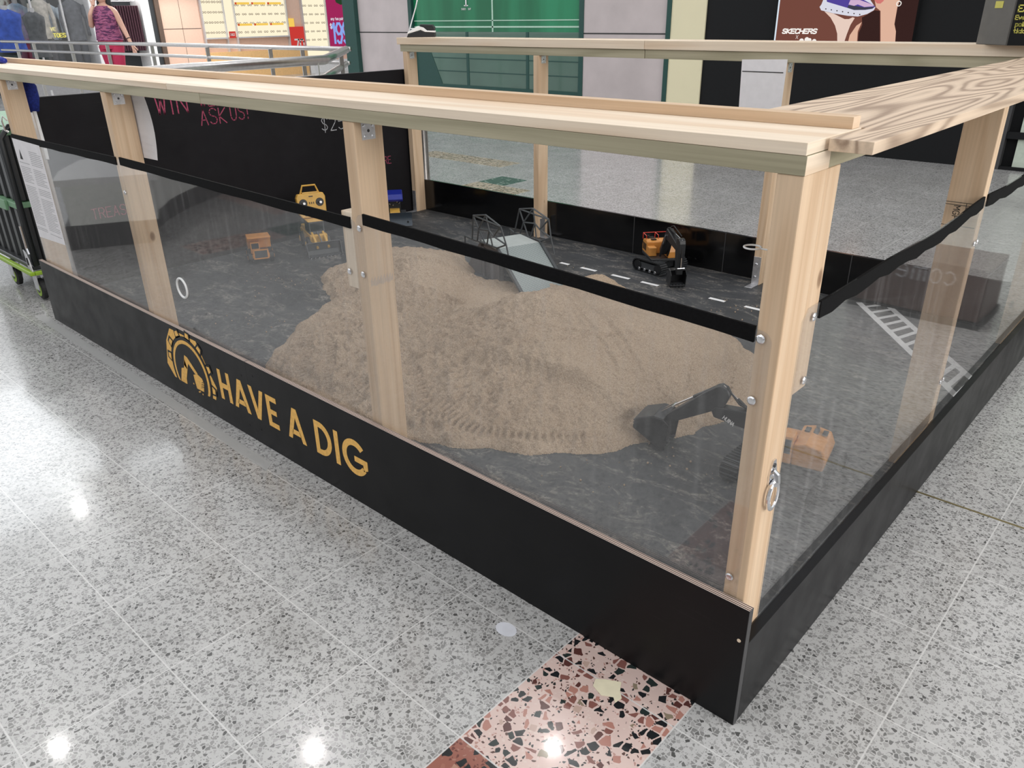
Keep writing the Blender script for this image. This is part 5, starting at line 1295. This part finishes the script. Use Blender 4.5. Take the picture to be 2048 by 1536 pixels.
PP([(-2.62, 1.62), (-2.605, 1.48), (-2.573, 1.396), (-2.525, 1.364), (-2.462, 1.02), (-2.329, 1.02), (-2.348, 1.184), (-2.374, 1.248), (-2.375, 1.393), (-2.36, 1.474), (-2.36, 1.75), (-2.56, 1.75)], skin)
PP([(-2.601, 1.46), (-2.572, 1.431), (-2.537, 1.428), (-2.511, 1.452), (-2.514, 1.471), (-2.6, 1.473)], glowcol('lips', (.75, .22, .20)))
PP([(-3.076, 1.367), (-3.003, 1.309), (-2.946, 1.236), (-2.912, 1.162), (-2.9, 1.094), (-2.894, 1.02), (-2.82, 1.02), (-2.827, 1.095), (-2.815, 1.156), (-2.793, 1.242), (-2.761, 1.304), (-2.783, 1.311), (-2.817, 1.295), (-2.86, 1.295), (-2.908, 1.315), (-2.979, 1.346)], skin2)
PP([(-3.08, 1.56), (-3.116, 1.431), (-3.132, 1.408), (-3.111, 1.377), (-2.987, 1.349), (-2.836, 1.325), (-2.734, 1.317), (-2.646, 1.339), (-2.589, 1.371), (-2.579, 1.396), (-2.674, 1.50), (-2.85, 1.62)], glowcol('sole', (.80, .80, .90)))
PP([(-3.077, 1.489), (-3.063, 1.453), (-2.97, 1.428), (-2.848, 1.395), (-2.78, 1.375), (-2.673, 1.375), (-2.605, 1.384), (-2.581, 1.403), (-2.612, 1.422), (-2.742, 1.482), (-2.85, 1.60), (-3.07, 1.62)], glowcol('purple', (.10, .07, .36)))
PP([(-2.843, 1.426), (-2.831, 1.465), (-2.738, 1.463), (-2.612, 1.422), (-2.595, 1.406), (-2.685, 1.401), (-2.753, 1.425), (-2.786, 1.412)], glowcol('lilac', (.72, .50, .72)))
PP([(-2.85, 1.398), (-2.78, 1.376), (-2.673, 1.376), (-2.605, 1.386), (-2.590, 1.40), (-2.69, 1.398), (-2.76, 1.41), (-2.84, 1.42)], glowcol('charcoal', (.06, .06, .09)))
for k in range(7): PP([(-3.07+k*.058, 1.395-k*.009), (-3.058+k*.058, 1.393-k*.009), (-3.058+k*.058, 1.383-k*.009), (-3.07+k*.058, 1.385-k*.009)], hair)
for x in (): PP([(x, 1.6), (x+.012, 1.6), (x+.03, 1.15), (x+.02, 1.15)], hair2)
part(mb, 'printed_sheet', lbx)
mb = MB(); wl = emit('white_print', (.95, .90, .85), 1.0); FPb = lambda a, b, d: (a, YP-.012-d, b)
write(mb, 'SKECHERS', -3.49, 1.164, .040, FPb, wl, wid=.92, gap=.24, sw=.30, slant=.25, t=.001)
write(mb, 'X', -3.335, 1.112, .034, FPb, wl, wid=.7, sw=.08, t=.001)
for x, z, r_ in ((-3.27, 1.09, .026), (-3.215, 1.105, .024), (-3.185, 1.10, .020), (-3.135, 1.088, .024)):
    mb.lathe((x, YP-.012, z), [(r_, 0), (r_, .001)], wl, 16, (0, -1, 0))
part(mb, 'logo_lettering', lbx)
mb = MB().torus((-2.363, YP-.012, 1.425), .020, .004, wl, (0, 1, 0), sq=1.0); part(mb, 'printed_earring', lbx)

# ================================================================== WOMAN WALKING PAST THE SHOPS
def woman():
    o = Vector((-15.80, 5.52, 0)); s = 1.12; az = math.radians(40)          # facing along the walkway
    r = empty('person', tuple(o), 'person in a patterned purple sleeveless top and crimson trousers, one hand raised to the face', 'person')
    X = Matrix.Translation(o) @ Matrix.Rotation(az, 4, 'Z') @ Matrix.Scale(s, 4)
    skinm = plain('skin', (.62, .36, .27), .5, var=.05)
    def skel(name, vs, es, rad, m, par, root_i=0, sub=2):
        me = bpy.data.meshes.new(name); me.from_pydata([tuple(X @ Vector(v)) for v in vs], es, [])
        ob = bpy.data.objects.new(name, me); COL.objects.link(ob); ob.parent = par; ob.matrix_parent_inverse = Matrix.Translation(-o)
        sk = ob.modifiers.new('skin', 'SKIN'); sk.use_smooth_shade = True
        for i, q in enumerate(me.skin_vertices[0].data): q.radius = (rad[i][0]*s, rad[i][1]*s) if isinstance(rad[i], tuple) else (rad[i]*s, rad[i]*s); q.use_root = i == root_i
        sb = ob.modifiers.new('sub', 'SUBSURF'); sb.levels = sub; sb.render_levels = sub
        me.materials.append(m); return ob
    # local: +x right of picture-ish side, +y away, z up
    V = [(0, 0, .92), (0, 0, 1.10), (0, 0, 1.28), (0, 0, 1.40), (0, .01, 1.47), (0, .01, 1.52), (0, 0, 1.62),     # 0-6 trunk neck head
         (-.10, 0, .88), (-.11, .10, .50), (-.11, .0, .10), (-.11, -.12, .04),                                     # 7-10 left leg
         (.10, 0, .88), (.12, -.10, .50), (.13, -.02, .10), (.13, -.14, .04),                                      # 11-14 right leg
         (-.17, 0, 1.38), (-.24, -.05, 1.13), (-.13, -.22, 1.32), (-.07, -.16, 1.46),                              # 15-18 raised arm
         (.17, 0, 1.38), (.26, .0, 1.12), (.36, -.05, .90), (.39, -.06, .84)]                                      # 19-22 hanging arm
    E_ = [(0, 1), (1, 2), (2, 3), (3, 4), (4, 5), (5, 6), (0, 7), (7, 8), (8, 9), (9, 10), (0, 11), (11, 12), (12, 13), (13, 14), (3, 15), (15, 16), (16, 17), (17, 18), (3, 19), (19, 20), (20, 21), (21, 22)]
    Rd = [(.14, .11), (.13, .10), (.14, .11), (.10, .08), .05, .055, (.075, .09), .09, .06, .04, .035, .09, .06, .04, .035, .055, .045, .033, .025, .055, .043, .03, .022]
    body = skel('body', V, E_, Rd, skinm, r)
    mt, nt, out = mat('purple_print_cloth'); n_ = noise(nt, coords(nt, (4, 4, 16)), 2.2, 3, .6, .6)
    bsdf(nt, out, ramp(nt, n_, [(.42, (.075, .018, .07)), (.48, (.16, .035, .10)), (.56, (.42, .12, .22)), (.62, (.20, .06, .16))]), .8)
    def loft(name, secs, m, par=r):
        mb = MB(); n = 20; o_ = 0
        for cx_, cy_, z, rx, ry in secs:
            for k in range(n): a = 2*PI*k/n; mb.v.append(tuple(X @ Vector((cx_+rx*math.cos(a), cy_+ry*math.sin(a), z))))
        k0 = mb.mi(m)
        for i in range(len(secs)-1):
            for k in range(n): mb.f.append((i*n+k, i*n+(k+1) % n, (i+1)*n+(k+1) % n, (i+1)*n+k)); mb.m.append(k0)
        return part(mb, name, par, smooth=True)
    loft('sleeveless_top', [(.0, 0, .93, .215, .165), (0, 0, 1.02, .205, .16), (0, -.01, 1.15, .185, .16), (0, -.02, 1.26, .190, .17), (0, -.01, 1.34, .180, .15), (0, 0, 1.40, .160, .125), (0, 0, 1.445, .10, .10)], mt)
    M_crim = plain('crimson_cloth', (.42, .02, .07), .8)
    tw_ = loft('trousers', [(0, 0, .80, .185, .14), (0, 0, .88, .20, .155), (0, 0, .96, .20, .15)], M_crim)
    loft('trouser_leg', [(-.10, .0, .84, .105, .12), (-.11, .09, .5, .085, .09), (-.11, .02, .12, .07, .075)], M_crim, tw_)
    loft('trouser_leg', [(.10, .0, .84, .105, .12), (.12, -.09, .5, .085, .09), (.13, -.01, .12, .07, .075)], M_crim, tw_)
    # hands: palm and five separate fingers
    for side, (w, d, cu) in (('l', ((-.07, -.16, 1.46), Vector((.15, .3, 1)), .35)), ('r', ((.39, -.06, .84), Vector((.25, -.1, -1)), .25))):
        d = d.normalized(); sx = Vector((0, 1, 0)).cross(d).normalized(); nz = d.cross(sx)
        w = Vector(w); vs = [w-d*.03, w+d*.045]; es = [(0, 1)]; rd = [.022, (.034, .016)]
        for k, (off, ln) in enumerate(((-.027, .062), (-.009, .074), (.009, .07), (.025, .055))):
            b = len(vs); p0 = w+d*.08+sx*off; p1 = p0+d*ln*.5-nz*ln*cu*.2; p2 = p1+d*ln*.45-nz*ln*cu*.5
            vs += [p0, p1, p2]; es += [(1, b), (b, b+1), (b+1, b+2)]; rd += [.010, .009, .0075]
        b = len(vs); p0 = w+d*.03-sx*.035; p1 = p0+d*.03-sx*.02; p2 = p1+d*.03-sx*.004
        vs += [p0, p1, p2]; es += [(0, b), (b, b+1), (b+1, b+2)]; rd += [.012, .010, .008]
        skel('hand', [tuple(v) for v in vs], es, rd, skinm, r, sub=1)
    # head with features and long dark hair
    mb = MB().ball((0, -.005, 1.60), .098, skinm, (.80, .95, 1.18), 18); mb.v = [tuple(X @ Vector(p)) for p in mb.v]; hd = part(mb, 'head', r, smooth=True)
    mb = MB().ball((0, -.098, 1.585), .016, skinm, (.7, 1.1, 1.3), 10).ball((-.078, 0, 1.59), .018, skinm, (.4, .8, 1.3), 8).ball((.078, 0, 1.59), .018, skinm, (.4, .8, 1.3), 8)
    for q in (-1, 1): mb.ball((q*.03, -.088, 1.61), .010, M_ink, (1.3, .6, .7), 8)
    mb.ball((0, -.092, 1.548), .014, plain('lip', (.5, .12, .12), .5), (1.6, .6, .5), 8)
    mb.v = [tuple(X @ Vector(p)) for p in mb.v]; part(mb, 'face', r, smooth=True)
    mb = MB().ball((0, .02, 1.635), .108, M_ink, (.90, 1.0, 1.08), 16).tube([(-.05, .06, 1.60), (-.08, .06, 1.48), (-.09, .03, 1.38)], [.05, .045, .015], M_ink, 10).tube([(.05, .06, 1.60), (.07, .07, 1.46), (.06, .06, 1.34)], [.05, .05, .02], M_ink, 10)
    mb.v = [tuple(X @ Vector(p)) for p in mb.v]; part(mb, 'hair', r, smooth=True)
    mb = MB().torus((.335, -.04, .955), .034, .006, M_ink, (.4, -.1, -1), n=16, k=6); mb.v = [tuple(X @ Vector(p)) for p in mb.v]; part(mb, 'wrist_band', r)
    mb = MB()
    for q, y in ((-.11, -.12), (.13, -.14)): mb.ball((q, y+.05, .045), .05, M_white, (.85, 2.2, .8), 12)
    mb.v = [tuple(X @ Vector(p)) for p in mb.v]; part(mb, 'shoes', r, smooth=True)
woman()

# ================================================================== THINGS THE PERSPEX REFLECTS, AND LAMPS
# low box on castors beside the pen on the right, just outside the frame: seen mirrored in the side panel
ab = empty('display_box', (.5, 2.95, 0), 'low brown box with white handwriting on the floor beyond the right side of the pen', 'display box')
M_brownb = plain('brown_black_board', (.085, .05, .042), .5)
part(MB().box(.20, .80, 2.84, 3.20, .035, .29, M_brownb), 'body', ab, bev=.003)
part(MB().box(.19, .81, 2.83, 3.21, .0, .034, M_ink), 'base', ab)
mb = MB(); FB = lambda a, b, d: (a, 2.8395-d, b)
write(mb, 'come', .33, .19, .10, FB, M_white_chalk, wid=.52, gap=.22, sw=.07, t=.0008); part(mb, 'chalk_writing', ab)
# long curved seat out on the concourse, seen only as a reflection in the front panels
cs = empty('curved_bench', (-6.4, -1.8, 0), 'long curved pale bench on a dark plinth out on the concourse, left of the visitor', 'bench')
pth = [(-5.15, -.55), (-5.5, -.72), (-5.85, -1.0), (-6.15, -1.35), (-6.45, -1.8), (-6.9, -2.4), (-7.6, -3.1), (-8.6, -3.8)]
def strip(z0_, z1_, off0, off1, m_):
    mb = MB(); n = len(pth); k0 = mb.mi(m_)
    for k, (x, y) in enumerate(pth):
        a = Vector(pth[max(k-1, 0)]); b = Vector(pth[min(k+1, n-1)]); t = (b-a).normalized(); nn = Vector((t.y, -t.x))
        for o_, z in ((off0, z0_), (off1, z0_), (off1, z1_), (off0, z1_)): mb.v.append((x+nn.x*o_, y+nn.y*o_, z))
    for k in range(n-1):
        for a in range(4): mb.f.append((4*k+a, 4*k+(a+1) % 4, 4*k+4+(a+1) % 4, 4*k+4+a)); mb.m.append(k0)
    mb.f.append((0, 1, 2, 3)); mb.m.append(k0); mb.f.append(tuple(4*(n-1)+q for q in (3, 2, 1, 0))); mb.m.append(k0)
    return mb
M_bench = plain('pale_bench', (.78, .79, .76), .4)
part(strip(0, .16, .02, -.5, M_greypaint), 'plinth', cs); part(strip(.16, .42, -.02, -.55, M_bench), 'seat', cs)
part(strip(.42, .46, .02, -.6, M_white), 'seat_edge', cs)
DL8 = (-4.15, 1.15)
lamp = emit('downlight_glow', (1, .98, .95), 230)
for k, (x, y) in enumerate(((-5.9, -.35), (-9.7, 1.3), (-2.6, 2.6), (-2.0, -3.0), (1.5, 1.0), (-4.5, 5.6), (-8.2, 4.9), (2.5, 5.2), DL8)):
    r = empty('ceiling_downlight', (x, y, CEIL_Z), 'round recessed ceiling downlight '+('in front of the pen, towards its left end', 'furthest left, beyond the void railing', 'directly above the sand heap', 'over the open floor in front of the pen', 'just outside the right side of the pen', 'behind the pen, over its middle', 'behind the pen, over the railings', 'far right, near the pale glass shopfront', 'over the left part of the pen')[k], 'ceiling light', 'round downlights in the ceiling')
    part(MB().lathe((x, y, CEIL_Z-.012), [(.10, 0), (.11, .012)], M_white, 20), 'trim_ring', r)
    part(MB().lathe((x, y, CEIL_Z-.014), [(.07, 0), (.07, .003)], lamp, 20), 'lamp_face', r)
